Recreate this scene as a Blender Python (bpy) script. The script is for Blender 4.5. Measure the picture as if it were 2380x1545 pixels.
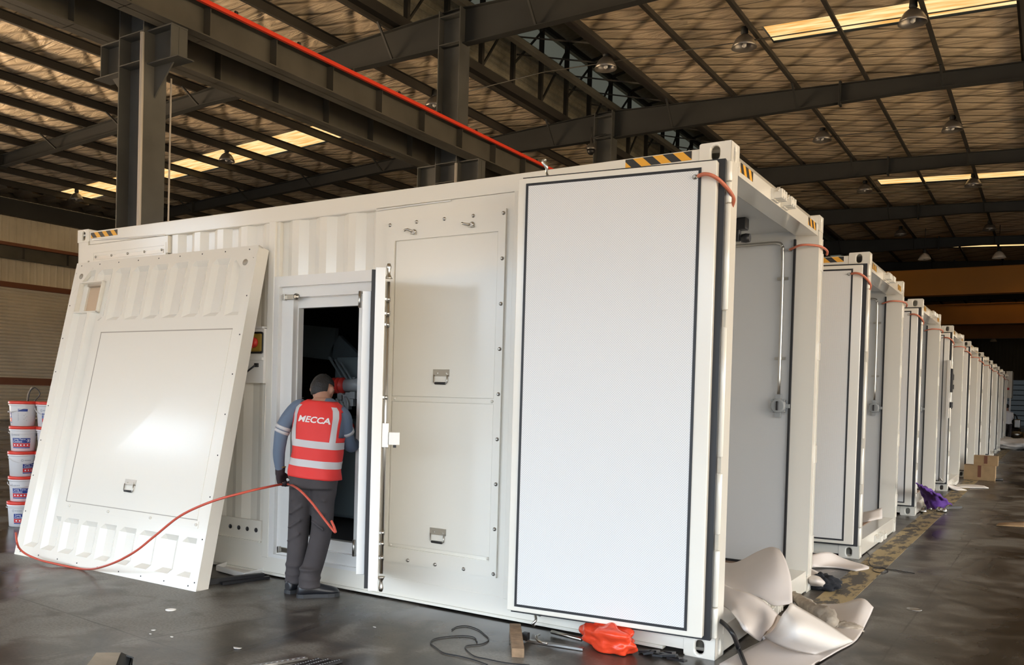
import bpy, bmesh, math, random
from mathutils import Vector, Matrix
from mathutils.bvhtree import BVHTree
random.seed(7)
for o in list(bpy.data.objects): bpy.data.objects.remove(o)
SC = bpy.context.scene; COL = SC.collection

# ------------------------------------------------------------------ camera
CX, CY, CZ = 1.5013, -5.0055, 1.4414
YAW, PITCH, ROLL, FPX, PX, PY = -.6032, -.0192, .0265, 2078.3, 1009.5, 958.2
_d = Vector((math.sin(YAW)*math.cos(PITCH), math.cos(YAW)*math.cos(PITCH), math.sin(PITCH)))
_r = Vector((math.cos(YAW), -math.sin(YAW), 0)); _u = _r.cross(_d)
_c, _s = math.cos(ROLL), math.sin(ROLL)
RR = _c*_r+_s*_u; UU = -_s*_r+_c*_u
cam = bpy.data.objects.new('camera', bpy.data.cameras.new('camera')); COL.objects.link(cam)
cam.matrix_world = Matrix(((RR.x, UU.x, -_d.x, CX), (RR.y, UU.y, -_d.y, CY), (RR.z, UU.z, -_d.z, CZ), (0, 0, 0, 1)))
cam.data.sensor_width = 36; cam.data.lens = FPX/2380*36
cam.data.shift_x = (1190-PX)/2380; cam.data.shift_y = (PY-772.5)/2380
cam.data.clip_start = .05; cam.data.clip_end = 400
SC.camera = cam
CAM = Vector((CX, CY, CZ))
def ray(u, v): return RR*((u-PX)/FPX)+UU*((PY-v)/FPX)+_d
def at_z(u, v, z): d = ray(u, v); return CAM+d*((z-CZ)/d.z)
def at_y(u, v, y): d = ray(u, v); return CAM+d*((y-CY)/d.y)
def at_x(u, v, x): d = ray(u, v); return CAM+d*((x-CX)/d.x)

# ------------------------------------------------------------------ view, world, lights
vs = SC.view_settings; vs.view_transform = 'Standard'; vs.look = 'None'; vs.gamma = 1; vs.use_curve_mapping = False
vs.exposure = 0.0
W = bpy.data.worlds.new('daylight'); SC.world = W; W.use_nodes = True
nt = W.node_tree; nt.nodes.clear()
wo = nt.nodes.new('ShaderNodeOutputWorld'); bg = nt.nodes.new('ShaderNodeBackground')
tc = nt.nodes.new('ShaderNodeTexCoord'); sep = nt.nodes.new('ShaderNodeSeparateXYZ'); rp = nt.nodes.new('ShaderNodeValToRGB')
nt.links.new(tc.outputs['Generated'], sep.inputs[0]); mr = nt.nodes.new('ShaderNodeMapRange'); mr.inputs[1].default_value = -.5; mr.inputs[2].default_value = .5
nt.links.new(sep.outputs['Z'], mr.inputs[0]); nt.links.new(mr.outputs[0], rp.inputs[0])
nt.links.new(rp.outputs[0], bg.inputs[0]); nt.links.new(bg.outputs[0], wo.inputs[0])
# outside: cool sky above dark buildings, a shaded apron in front and bright side ground made up to light the ceiling
cr = rp.color_ramp; cr.elements[0].position = .488; cr.elements[0].color = (.11, .10, .09, 1)
cr.elements[1].position = .505; cr.elements[1].color = (.12, .12, .12, 1)
for p_, c_ in ((.56, (.15, .17, .19, 1)), (.60, (.30, .35, .41, 1)), (.63, (.38, .45, .52, 1)), (.68, (.60, .70, .81, 1)), (1.0, (.64, .75, .88, 1))):
    e = cr.elements.new(p_); e.color = c_
ab = nt.nodes.new('ShaderNodeMath'); ab.operation = 'ABSOLUTE'; nt.links.new(sep.outputs['X'], ab.inputs[0])
m1 = nt.nodes.new('ShaderNodeMapRange'); m1.inputs[1].default_value = .55; m1.inputs[2].default_value = .8; nt.links.new(ab.outputs[0], m1.inputs[0])
m2 = nt.nodes.new('ShaderNodeMapRange'); m2.inputs[1].default_value = -.005; m2.inputs[2].default_value = -.03; nt.links.new(sep.outputs['Z'], m2.inputs[0])
mm = nt.nodes.new('ShaderNodeMath'); mm.operation = 'MULTIPLY'; nt.links.new(m1.outputs[0], mm.inputs[0]); nt.links.new(m2.outputs[0], mm.inputs[1])
mx_ = nt.nodes.new('ShaderNodeMix'); mx_.data_type = 'RGBA'; nt.links.new(mm.outputs[0], mx_.inputs[0]); nt.links.new(rp.outputs[0], mx_.inputs[6]); 
m3 = nt.nodes.new('ShaderNodeMapRange'); m3.inputs[1].default_value = -.5; m3.inputs[2].default_value = .5; nt.links.new(sep.outputs['X'], m3.inputs[0])
m4 = nt.nodes.new('ShaderNodeMix'); m4.data_type = 'RGBA'; m4.inputs[6].default_value = (2.7, 1.95, 1.2, 1); m4.inputs[7].default_value = (.62, .45, .26, 1)
nt.links.new(m3.outputs[0], m4.inputs[0]); nt.links.new(m4.outputs[2], mx_.inputs[7])
m5 = nt.nodes.new('ShaderNodeMapRange'); m5.inputs[1].default_value = .6; m5.inputs[2].default_value = .85; nt.links.new(sep.outputs['X'], m5.inputs[0])
m6 = nt.nodes.new('ShaderNodeMapRange'); m6.inputs[1].default_value = .0; m6.inputs[2].default_value = .04; nt.links.new(sep.outputs['Z'], m6.inputs[0])
m7 = nt.nodes.new('ShaderNodeMath'); m7.operation = 'MULTIPLY'; nt.links.new(m5.outputs[0], m7.inputs[0]); nt.links.new(m6.outputs[0], m7.inputs[1])
m8 = nt.nodes.new('ShaderNodeMix'); m8.data_type = 'RGBA'; m8.inputs[7].default_value = (.66, .63, .58, 1)     # brightness added on the right to lighten the container ends
nt.links.new(m7.outputs[0], m8.inputs[0]); nt.links.new(mx_.outputs[2], m8.inputs[6]); nt.links.new(m8.outputs[2], bg.inputs[0])
bg.inputs[1].default_value = 12.2
def area(name, loc, rot, sx, sy, power, col):
    l = bpy.data.lights.new(name, 'AREA'); l.shape = 'RECTANGLE'; l.size = sx; l.size_y = sy; l.energy = power; l.color = col
    o = bpy.data.objects.new(name, l); o.location = loc; o.rotation_euler = rot; COL.objects.link(o); return o
R90 = math.pi/2

# ------------------------------------------------------------------ materials
def mat(name, col, rough=.5, metal=0, coat=0, noise=0, nscale=8, bump=0, bscale=60, spec=.5, emis=None, es=0, trans=0):
    m = bpy.data.materials.new(name); m.use_nodes = True
    n = m.node_tree.nodes; l = m.node_tree.links; b = n['Principled BSDF']
    b.inputs['Base Color'].default_value = (*col, 1); b.inputs['Roughness'].default_value = rough
    b.inputs['Metallic'].default_value = metal; b.inputs['Coat Weight'].default_value = coat
    b.inputs['Coat Roughness'].default_value = .1
    b.inputs['Specular IOR Level'].default_value = spec
    if trans: b.inputs['Transmission Weight'].default_value = trans
    if emis: b.inputs['Emission Color'].default_value = (*emis, 1); b.inputs['Emission Strength'].default_value = es
    if noise or bump:
        t = n.new('ShaderNodeTexCoord')
    if noise:
        x = n.new('ShaderNodeTexNoise'); x.inputs['Scale'].default_value = nscale; x.inputs['Detail'].default_value = 6
        l.new(t.outputs['Object'], x.inputs['Vector'])
        r = n.new('ShaderNodeValToRGB'); r.color_ramp.elements[0].position = .3; r.color_ramp.elements[1].position = .72
        k = 1-noise
        r.color_ramp.elements[0].color = (col[0]*k, col[1]*k, col[2]*k, 1)
        r.color_ramp.elements[1].color = (min(1, col[0]*(1+noise*.5)), min(1, col[1]*(1+noise*.5)), min(1, col[2]*(1+noise*.5)), 1)
        l.new(x.outputs['Fac'], r.inputs[0]); l.new(r.outputs[0], b.inputs['Base Color'])
    if bump:
        y = n.new('ShaderNodeTexNoise'); y.inputs['Scale'].default_value = bscale; y.inputs['Detail'].default_value = 3
        l.new(t.outputs['Object'], y.inputs['Vector'])
        bp = n.new('ShaderNodeBump'); bp.inputs['Strength'].default_value = bump; bp.inputs['Distance'].default_value = .01
        l.new(y.outputs['Fac'], bp.inputs['Height']); l.new(bp.outputs[0], b.inputs['Normal'])
    return m
M = {}
M['white'] = mat('cream_gloss_paint', (.82, .79, .71), .2, coat=.3, bump=.02, bscale=25)
M['white2'] = mat('white_gloss_paint', (.83, .82, .79), .2, coat=.4, bump=.02, bscale=25)
M['black'] = mat('black_rubber', (.012, .012, .014), .45)
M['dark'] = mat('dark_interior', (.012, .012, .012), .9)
M['steel'] = mat('stainless_steel', (.50, .48, .44), .28, 1)
M['zinc'] = mat('zinc_plated_steel', (.48, .47, .45), .35, 1)
M['grey'] = mat('grey_painted_metal', (.30, .32, .33), .4)
M['yellow'] = mat('yellow_tape', (.85, .42, .03), .4)
M['tapeblack'] = mat('black_tape', (.02, .018, .015), .4)
M['girder'] = mat('grey_steel_beam', (.075, .070, .058), .55, noise=.35, nscale=1.2)
M['column'] = mat('grey_steel_column', (.085, .086, .082), .5, noise=.3, nscale=1.5)
M['purlin'] = mat('dark_galvanised_purlin', (.035, .030, .024), .7, noise=.3, nscale=.7)
M['rafter'] = mat('dark_steel_rafter', (.024, .025, .024), .65, noise=.3, nscale=1)
M['redrail'] = mat('red_conductor_rail', (.75, .05, .02), .4)
M['orange_crane'] = mat('orange_crane_paint', (.60, .23, .02), .5, noise=.15, nscale=.5)
M['green'] = mat('green_machine_paint', (.02, .12, .09), .5)
M['strap'] = mat('copper_braid', (.55, .16, .09), .45)
M['hose'] = mat('orange_red_hose', (.55, .085, .05), .35)
M['wood'] = mat('weathered_timber', (.30, .20, .12), .8, noise=.35, nscale=18, bump=.2, bscale=40)
M['ply'] = mat('brown_plywood', (.27, .17, .11), .7, noise=.3, nscale=6)
M['card'] = mat('brown_cardboard', (.38, .25, .13), .85, noise=.15)
M['bag'] = mat('red_plastic_bag', (.85, .07, .025), .25, bump=.9, bscale=14)
M['foam'] = mat('white_packing_foam', (.68, .62, .58), .6, noise=.05, nscale=3)
M['foamw'] = mat('bright_packing_foam', (.80, .75, .70), .6, noise=.06, nscale=3)
M['wadding'] = mat('dirty_insulation_wadding', (.42, .36, .29), .95, noise=.4, nscale=12, bump=.6, bscale=25)
M['cloth_dark'] = mat('dark_rag', (.012, .014, .02), .9, bump=.5, bscale=30)
M['purple'] = mat('purple_cloth', (.10, .025, .26), .75)
M['skin'] = mat('skin', (.42, .22, .15), .55)
M['hair'] = mat('black_hair', (.010, .009, .009), .6, bump=.5, bscale=90)
M['shirt'] = mat('blue_grey_shirt', (.115, .155, .22), .8, bump=.15, bscale=30)
M['trouser'] = mat('grey_work_trousers', (.058, .050, .052), .85, noise=.15, nscale=9, bump=.2, bscale=14)
M['vest'] = mat('red_vest', (.72, .035, .03), .65, bump=.15, bscale=16)
M['reflect'] = mat('silver_reflective_tape', (.52, .50, .50), .4)
M['glove'] = mat('dark_glove', (.03, .02, .024), .9)
M['shoe'] = mat('black_leather_shoe', (.012, .013, .017), .35)
M['sole'] = mat('black_shoe_sole', (.03, .032, .036), .6)
M['white_text'] = mat('white_lettering', (.75, .72, .70), .5)
M['bucket'] = mat('white_plastic_pail', (.72, .71, .72), .35)
M['lid'] = mat('red_plastic_lid', (.75, .05, .03), .35)
M['blue'] = mat('blue_label', (.02, .05, .25), .4)
M['redlab'] = mat('red_label', (.6, .03, .04), .4)
M['ltext'] = mat('label_white', (.85, .85, .88), .5)
M['lgrey'] = mat('label_grey', (.35, .37, .42), .5)
M['lamp'] = mat('grey_lamp_reflector', (.22, .20, .18), .35, .6)
M['lampw'] = mat('cream_lamp_reflector', (.75, .66, .55), .4)
M['bulb'] = mat('glass_bulb', (.6, .58, .55), .15)
M['pipe'] = mat('white_pipe', (.62, .58, .54), .4)
M['wallsheet'] = mat('grey_wall_sheet', (.62, .56, .45), .5, noise=.25, nscale=.6)
M['ventsheet'] = mat('dull_ventilator_sheet', (.30, .27, .2), .6, noise=.2)
M['shutter'] = mat('grey_roller_shutter', (.72, .67, .57), .5, noise=.12, nscale=.8)
M['rust'] = mat('rusty_brown_beam', (.16, .055, .025), .6)
M['yellowknob'] = mat('yellow_switch_plate', (.30, .20, .03), .45)
M['redknob'] = mat('red_switch_knob', (.6, .04, .03), .4)
M['gap'] = mat('shadow_gap_sealant', (.36, .33, .28), .6)  # brown-grey standing in for the shade inside a gap
M['engine'] = mat('grey_engine_paint', (.13, .16, .17), .4)
M['endwall'] = mat('dark_grey_wall_sheet', (.07, .075, .07), .6, noise=.2, nscale=.4)

def nodes_of(m): return m.node_tree.nodes, m.node_tree.links, m.node_tree.nodes['Principled BSDF']
def mth(n, l, op, a, b=None, c=None):
    x = n.new('ShaderNodeMath'); x.operation = op
    for i, v in enumerate((a, b, c)):
        if v is None: continue
        if isinstance(v, (int, float)): x.inputs[i].default_value = v
        else: l.new(v, x.inputs[i])
    return x.outputs[0]
# perforated liner: staggered grid of small dark holes in a white sheet
def perforated(name, col, dark):
    m = mat(name, col, .38); n, l, b = nodes_of(m)
    t = n.new('ShaderNodeTexCoord'); s = n.new('ShaderNodeSeparateXYZ'); l.new(t.outputs['Object'], s.inputs[0])
    P = .0135
    def grid(ox, oz):
        fx = mth(n, l, 'SUBTRACT', mth(n, l, 'FRACT', mth(n, l, 'MULTIPLY_ADD', s.outputs['X'], 1/P, ox)), .5)
        fz = mth(n, l, 'SUBTRACT', mth(n, l, 'FRACT', mth(n, l, 'MULTIPLY_ADD', s.outputs['Z'], 1/P, oz)), .5)
        return mth(n, l, 'LESS_THAN', mth(n, l, 'ADD', mth(n, l, 'MULTIPLY', fx, fx), mth(n, l, 'MULTIPLY', fz, fz)), .022)
    h = mth(n, l, 'MAXIMUM', grid(0, 0), grid(.5, .5))
    mx = n.new('ShaderNodeMix'); mx.data_type = 'RGBA'; l.new(h, mx.inputs[0])
    mx.inputs[6].default_value = (*col, 1); mx.inputs[7].default_value = (*dark, 1)
    l.new(mx.outputs[2], b.inputs['Base Color']); return m
M['perf'] = perforated('perforated_white_liner', (.80, .80, .79), (.46, .48, .50))
M['perf_grey'] = mat('grey_white_liner', (.56, .57, .57), .4, bump=.08, bscale=200)
# concrete floor
def floor_mat():
    m = mat('stained_concrete_floor', (.1, .1, .09), .4); n, l, b = nodes_of(m)
    t = n.new('ShaderNodeTexCoord'); O = t.outputs['Object']
    def noise(sc, det, dist=0, vec=None):
        x = n.new('ShaderNodeTexNoise'); x.inputs['Scale'].default_value = sc; x.inputs['Detail'].default_value = det
        x.inputs['Distortion'].default_value = dist; l.new(vec or O, x.inputs['Vector']); return x.outputs['Fac']
    mp = n.new('ShaderNodeMapping'); mp.inputs['Scale'].default_value = (1.0, .55, 1); mp.inputs['Rotation'].default_value = (0, 0, .5); l.new(O, mp.inputs[0])
    a = noise(1.1, 7, .8, mp.outputs[0]); c = noise(3.2, 8, .6); f = noise(60, 3)
    r = n.new('ShaderNodeValToRGB'); r.color_ramp.elements[0].position = .43; r.color_ramp.elements[0].color = (.030, .025, .021, 1)
    r.color_ramp.elements[1].position = .58; r.color_ramp.elements[1].color = (.20, .19, .17, 1)
    e = r.color_ramp.elements.new(.505); e.color = (.082, .070, .057, 1)
    l.new(mth(n, l, 'ADD', mth(n, l, 'MULTIPLY', a, .62), mth(n, l, 'MULTIPLY', c, .38)), r.inputs[0])
    g = n.new('ShaderNodeMix'); g.data_type = 'RGBA'; g.blend_type = 'MULTIPLY'; g.inputs[0].default_value = .8
    l.new(r.outputs[0], g.inputs[6]); r2 = n.new('ShaderNodeValToRGB'); r2.color_ramp.elements[0].position = .35; r2.color_ramp.elements[1].position = .6
    r2.color_ramp.elements[0].color = (.55, .55, .55, 1); l.new(f, r2.inputs[0]); l.new(r2.outputs[0], g.inputs[7])
    # expansion joints and old saw cuts
    s = n.new('ShaderNodeSeparateXYZ'); l.new(O, s.inputs[0]); lines = None
    for (p, q) in JOINTS:
        dx, dy = q[0]-p[0], q[1]-p[1]; L = math.hypot(dx, dy); nx, ny = -dy/L, dx/L
        d = mth(n, l, 'ADD', mth(n, l, 'MULTIPLY', s.outputs['X'], nx), mth(n, l, 'MULTIPLY_ADD', s.outputs['Y'], ny, -(p[0]*nx+p[1]*ny)))
        d = mth(n, l, 'LESS_THAN', mth(n, l, 'ABSOLUTE', mth(n, l, 'ADD', d, mth(n, l, 'MULTIPLY_ADD', c, .03, -.015))), .006)
        lines = d if lines is None else mth(n, l, 'MAXIMUM', lines, d)
    k = n.new('ShaderNodeMix'); k.data_type = 'RGBA'; l.new(mth(n, l, 'MULTIPLY', lines, .6), k.inputs[0]); l.new(g.outputs[2], k.inputs[6])
    k.inputs[7].default_value = (.02, .017, .015, 1); l.new(k.outputs[2], b.inputs['Base Color'])
    rr = n.new('ShaderNodeMapRange'); rr.inputs[1].default_value = .3; rr.inputs[2].default_value = .7; rr.inputs[3].default_value = .16; rr.inputs[4].default_value = .5
    l.new(a, rr.inputs[0]); l.new(rr.outputs[0], b.inputs['Roughness'])
    bp = n.new('ShaderNodeBump'); bp.inputs['Strength'].default_value = .12; bp.inputs['Distance'].default_value = .01
    l.new(c, bp.inputs['Height']); l.new(bp.outputs[0], b.inputs['Normal']); return m
JOINTS = [((at_z(870, 1392, 0).x, at_z(870, 1392, 0).y), (at_z(360, 1480, 0).x, at_z(360, 1480, 0).y)),
          ((at_z(80, 1400, 0).x, at_z(80, 1400, 0).y), (at_z(310, 1475, 0).x, at_z(310, 1475, 0).y)),
          ((0.75, 0), (0.76, 1)), ((-2.9, 6), (3, 6.1))]
M['floor'] = floor_mat()
def worn(name, col, under, lo, hi):
    m = mat(name, col, .6); n, l, b = nodes_of(m); t = n.new('ShaderNodeTexCoord')
    mp = n.new('ShaderNodeMapping'); mp.inputs['Scale'].default_value = (3, 1, 1); l.new(t.outputs['Object'], mp.inputs[0])
    x = n.new('ShaderNodeTexNoise'); x.inputs['Scale'].default_value = 2.4; x.inputs['Detail'].default_value = 9; x.inputs['Roughness'].default_value = .7; l.new(mp.outputs[0], x.inputs['Vector'])
    r = n.new('ShaderNodeValToRGB'); r.color_ramp.elements[0].position = lo; r.color_ramp.elements[1].position = hi
    r.color_ramp.elements[0].color = (*under, 1); r.color_ramp.elements[1].color = (*col, 1)
    l.new(x.outputs['Fac'], r.inputs[0]); l.new(r.outputs[0], b.inputs['Base Color']); return m
M['worn_yellow'] = worn('worn_yellow_floor_paint', (.40, .31, .16), (.085, .075, .06), .46, .51)
# quilted foil insulation under the roof sheets
def quilt():
    m = mat('quilted_foil_insulation', (.2, .17, .13), .55, 0); n, l, b = nodes_of(m)
    t = n.new('ShaderNodeTexCoord'); O = t.outputs['Object']
    mp = n.new('ShaderNodeMapping'); mp.inputs['Rotation'].default_value = (0, 0, .75); mp.inputs['Scale'].default_value = (.9, 2.2, 1); l.new(O, mp.inputs[0])
    mp2 = n.new('ShaderNodeMapping'); mp2.inputs['Rotation'].default_value = (0, 0, .25); mp2.inputs['Scale'].default_value = (1, 3.5, 1); l.new(O, mp2.inputs[0])
    x = n.new('ShaderNodeTexNoise'); x.inputs['Scale'].default_value = 1.1; x.inputs['Detail'].default_value = 6; x.inputs['Distortion'].default_value = 1.2; l.new(mp2.outputs[0], x.inputs['Vector'])
    def diag(sc, rot, dist):       # long slack creases running across the quilt
        q = n.new('ShaderNodeMapping'); q.inputs['Rotation'].default_value = (0, 0, rot); l.new(O, q.inputs[0])
        w = n.new('ShaderNodeTexWave'); w.wave_type = 'BANDS'; w.bands_direction = 'X'; w.inputs['Scale'].default_value = sc; w.inputs['Distortion'].default_value = dist; w.inputs['Detail'].default_value = 2; l.new(q.outputs[0], w.inputs['Vector'])
        return mth(n, l, 'POWER', w.outputs['Fac'], 9.0)
    h = mth(n, l, 'ADD', mth(n, l, 'MULTIPLY', diag(.55, 1.15, 1.6), -.42), mth(n, l, 'ADD', mth(n, l, 'MULTIPLY', diag(.30, -.8, 1.6), -.42), mth(n, l, 'MULTIPLY_ADD', x.outputs['Fac'], .9, .55)))
    r = n.new('ShaderNodeValToRGB'); r.color_ramp.elements[0].position = .45; r.color_ramp.elements[1].position = 1.1
    r.color_ramp.elements[0].color = (.44, .34, .22, 1); r.color_ramp.elements[1].color = (.78, .63, .44, 1); l.new(h, r.inputs[0])
    s = n.new('ShaderNodeSeparateXYZ'); l.new(O, s.inputs[0])
    f = mth(n, l, 'ABSOLUTE', mth(n, l, 'SUBTRACT', mth(n, l, 'FRACT', mth(n, l, 'MULTIPLY_ADD', s.outputs['Y'], 1/1.33, mth(n, l, 'MULTIPLY', x.outputs['Fac'], .05))), .5))
    k = n.new('ShaderNodeMix'); k.data_type = 'RGBA'; l.new(mth(n, l, 'MULTIPLY', mth(n, l, 'LESS_THAN', f, .014), .75), k.inputs[0])
    l.new(r.outputs[0], k.inputs[6]); k.inputs[7].default_value = (.03, .022, .014, 1); l.new(k.outputs[2], b.inputs['Base Color'])
    bp = n.new('ShaderNodeBump'); bp.inputs['Strength'].default_value = .8; bp.inputs['Distance'].default_value = .14
    l.new(h, bp.inputs['Height']); l.new(bp.outputs[0], b.inputs['Normal']); return m
M['quilt'] = quilt()
# translucent roof sheet glowing with daylight
def skylight():
    m = bpy.data.materials.new('daylit_fibreglass_sheet'); m.use_nodes = True; n = m.node_tree.nodes; l = m.node_tree.links
    n.clear(); o = n.new('ShaderNodeOutputMaterial'); e = n.new('ShaderNodeEmission'); t = n.new('ShaderNodeTexCoord')
    mp = n.new('ShaderNodeMapping'); mp.inputs['Scale'].default_value = (.15, 1, 1); l.new(t.outputs['Object'], mp.inputs[0])
    w = n.new('ShaderNodeTexNoise'); w.inputs['Scale'].default_value = 7; w.inputs['Detail'].default_value = 4; l.new(mp.outputs[0], w.inputs['Vector'])
    r = n.new('ShaderNodeValToRGB'); r.color_ramp.elements[0].position = .36; r.color_ramp.elements[1].position = .62
    r.color_ramp.elements[0].color = (.78, .40, .11, 1); r.color_ramp.elements[1].color = (1, .74, .36, 1); l.new(w.outputs['Fac'], r.inputs[0])
    l.new(r.outputs[0], e.inputs[0]); e.inputs[1].default_value = 1.25; l.new(e.outputs[0], o.inputs[0]); return m
M['sky'] = skylight()
M['skyside'] = mat('daylit_clear_sheet', (.2, .2, .18), .7, emis=(.75, .8, .65), es=.10)

# ------------------------------------------------------------------ mesh helpers
def NB(): return bmesh.new()
def box(b, x0, x1, y0, y1, z0, z1, bev=0, mi=0):
    vs_ = [b.verts.new((x, y, z)) for x in (x0, x1) for y in (y0, y1) for z in (z0, z1)]
    fs = [b.faces.new([vs_[i] for i in q]) for q in ((0, 1, 3, 2), (4, 6, 7, 5), (0, 4, 5, 1), (2, 3, 7, 6), (0, 2, 6, 4), (1, 5, 7, 3))]
    for f in fs: f.material_index = mi
    if bev:
        es = list({e for f in fs for e in f.edges})
        r = bmesh.ops.bevel(b, geom=es, offset=bev, segments=2, affect='EDGES', profile=.5)
        for f in r['faces']: f.material_index = mi
    return vs_
def basis(d):
    d = d.normalized(); a = Vector((0, 0, 1)) if abs(d.z) < .9 else Vector((1, 0, 0))
    u = d.cross(a).normalized(); return u, d.cross(u).normalized()
def tube(b, pts, r, seg=8, mi=0, closed=False, cap=True):
    pts = [Vector(p) for p in pts]; N = len(pts); rr = r if hasattr(r, '__len__') else [r]*N
    rings = []; u = None
    for i, p in enumerate(pts):
        d = (pts[min(i+1, N-1)]-pts[max(i-1, 0)])
        if u is None: u, v = basis(d)
        else:
            dn = d.normalized(); u = (u-dn*u.dot(dn)).normalized(); v = dn.cross(u)
        rings.append([b.verts.new(p+(u*math.cos(2*math.pi*k/seg)+v*math.sin(2*math.pi*k/seg))*rr[i]) for k in range(seg)])
    fs = []
    for a, c in zip(rings, rings[1:]):
        for k in range(seg): fs.append(b.faces.new((a[k], a[(k+1) % seg], c[(k+1) % seg], c[k])))
    if cap: fs += [b.faces.new(rings[0][::-1]), b.faces.new(rings[-1])]
    for f in fs: f.material_index = mi; f.smooth = True
def bar(b, p, q, w, h, mi=0):
    p, q = Vector(p), Vector(q); u, v = basis(q-p)
    vv = [b.verts.new(c+u*(sx*w/2)+v*(sy*h/2)) for c in (p, q) for sx, sy in ((-1, -1), (1, -1), (1, 1), (-1, 1))]
    for f in ((3, 2, 1, 0), (4, 5, 6, 7), (0, 1, 5, 4), (1, 2, 6, 5), (2, 3, 7, 6), (3, 0, 4, 7)):
        b.faces.new([vv[i] for i in f]).material_index = mi
def lathe(b, prof, c=(0, 0, 0), axis='z', seg=20, mi=0):
    c = Vector(c); rings = []
    def P(r, h, a):
        x, y = r*math.cos(a), r*math.sin(a)
        return c+{'z': Vector((x, y, h)), 'y': Vector((x, h, y)), 'x': Vector((h, x, y))}[axis]
    for r, h in prof:
        rings.append([b.verts.new(P(max(r, .0004), h, 2*math.pi*k/seg)) for k in range(seg)])
    for a, d in zip(rings, rings[1:]):
        for k in range(seg):
            f = b.faces.new((a[k], a[(k+1) % seg], d[(k+1) % seg], d[k])); f.smooth = True; f.material_index = mi
    b.faces.new(rings[0]); b.faces.new(rings[-1])
def prism(b, poly, axis, lo, hi, mi=0):
    n = len(poly)
    def P(p, h): return {'x': (h, p[0], p[1]), 'y': (p[0], h, p[1]), 'z': (p[0], p[1], h)}[axis]
    A = [b.verts.new(P(p, lo)) for p in poly]; B_ = [b.verts.new(P(p, hi)) for p in poly]
    fs = [b.faces.new(A), b.faces.new(B_[::-1])]+[b.faces.new((A[i], B_[i], B_[(i+1) % n], A[(i+1) % n])) for i in range(n)]
    for f in fs: f.material_index = mi
def spline(pts, n=8):
    P = [Vector(p) for p in pts]; P = [2*P[0]-P[1]]+P+[2*P[-1]-P[-2]]; out = []
    for i in range(1, len(P)-2):
        a, b_, c, d = P[i-1:i+3]
        for k in range(n):
            t = k/n; out.append(.5*((2*b_)+(c-a)*t+(2*a-5*b_+4*c-d)*t*t+(3*b_-a-3*c+d)*t**3))
    out.append(P[-2]); return out
def add(name, b, mats, parent=None, smooth=False, recalc=True):
    if recalc: bmesh.ops.recalc_face_normals(b, faces=b.faces)
    me = bpy.data.meshes.new(name); b.to_mesh(me); b.free()
    for m in (mats if isinstance(mats, (list, tuple)) else [mats]): me.materials.append(M[m] if isinstance(m, str) else m)
    if smooth:
        for p in me.polygons: p.use_smooth = True
    o = bpy.data.objects.new(name, me); COL.objects.link(o)
    if parent is not None: o.parent = parent
    return o
def tag(o, label, cat, group=None, kind=None):
    o['label'] = label; o['category'] = cat
    if group: o['group'] = group
    if kind: o['kind'] = kind
    return o
def root(name, loc, label, cat, group=None, rz=0):
    o = bpy.data.objects.new(name, None); o.empty_display_size = .1; COL.objects.link(o)
    o.location = loc; o.rotation_euler = (0, 0, rz); return tag(o, label, cat, group)
def struct(o, label=None):
    o['kind'] = 'structure'
    if label: o['label'] = label
    return o
def copy_tree(o, parent=None):
    c = o.copy(); COL.objects.link(c); c.parent = parent
    for ch in [x for x in bpy.data.objects if x.parent is o]: copy_tree(ch, c)
    return c
KIDS = None
def rebase(b, loc):
    bmesh.ops.translate(b, vec=-Vector(loc), verts=b.verts)
def text_bm(s, size, depth=.002, shear=0, bold=0):
    c = bpy.data.curves.new('t', 'FONT'); c.body = s; c.size = size; c.extrude = 0; c.align_x = 'CENTER'; c.align_y = 'CENTER'; c.shear = shear; c.resolution_u = 3; c.offset = bold
    o = bpy.data.objects.new('t', c); COL.objects.link(o); dg = bpy.context.evaluated_depsgraph_get(); dg.update()
    me = bpy.data.meshes.new_from_object(o.evaluated_get(dg)); b = NB(); b.from_mesh(me)
    bpy.data.objects.remove(o); bpy.data.meshes.remove(me); return b
def slotpts(cx, cz, w, h, n=6):
    r = w/2; out = []
    for k in range(n+1): a = math.pi*k/n; out.append((cx+r*math.cos(a), cz+h/2-r+r*math.sin(a)))
    for k in range(n+1): a = math.pi+math.pi*k/n; out.append((cx+r*math.cos(a), cz-h/2+r+r*math.sin(a)))
    return out
def slot_face(b, P, x0, x1, z0, z1, w, h, depth):
    """rectangular face with a stadium hole and its sleeve; P(u, v, d) maps to space"""
    cx, cz = (x0+x1)/2, (z0+z1)/2; sl = slotpts(cx, cz, w, h); n = len(sl)
    I = [b.verts.new(P(u, v, 0)) for u, v in sl]; D = [b.verts.new(P(u, v, depth)) for u, v in sl]
    O = []
    for u, v in sl:
        du, dv = u-cx, v-cz; k = min((x1-x0)/2/abs(du) if du else 1e9, (z1-z0)/2/abs(dv) if dv else 1e9)
        O.append((cx+du*k, cz+dv*k))
    OV = [b.verts.new(P(u, v, 0)) for u, v in O]
    for i in range(n):
        j = (i+1) % n
        b.faces.new((I[i], I[j], OV[j], OV[i])); b.faces.new((I[i], I[j], D[j], D[i]))
        a, c = O[i], O[j]
        if abs(a[0]-c[0]) > 1e-6 and abs(a[1]-c[1]) > 1e-6:   # fill the corner triangle
            cu = x0 if min(a[0], c[0]) < x0+1e-6 else x1; cv = z0 if min(a[1], c[1]) < z0+1e-6 else z1
            b.faces.new((OV[i], OV[j], b.verts.new(P(cu, cv, 0))))

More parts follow.
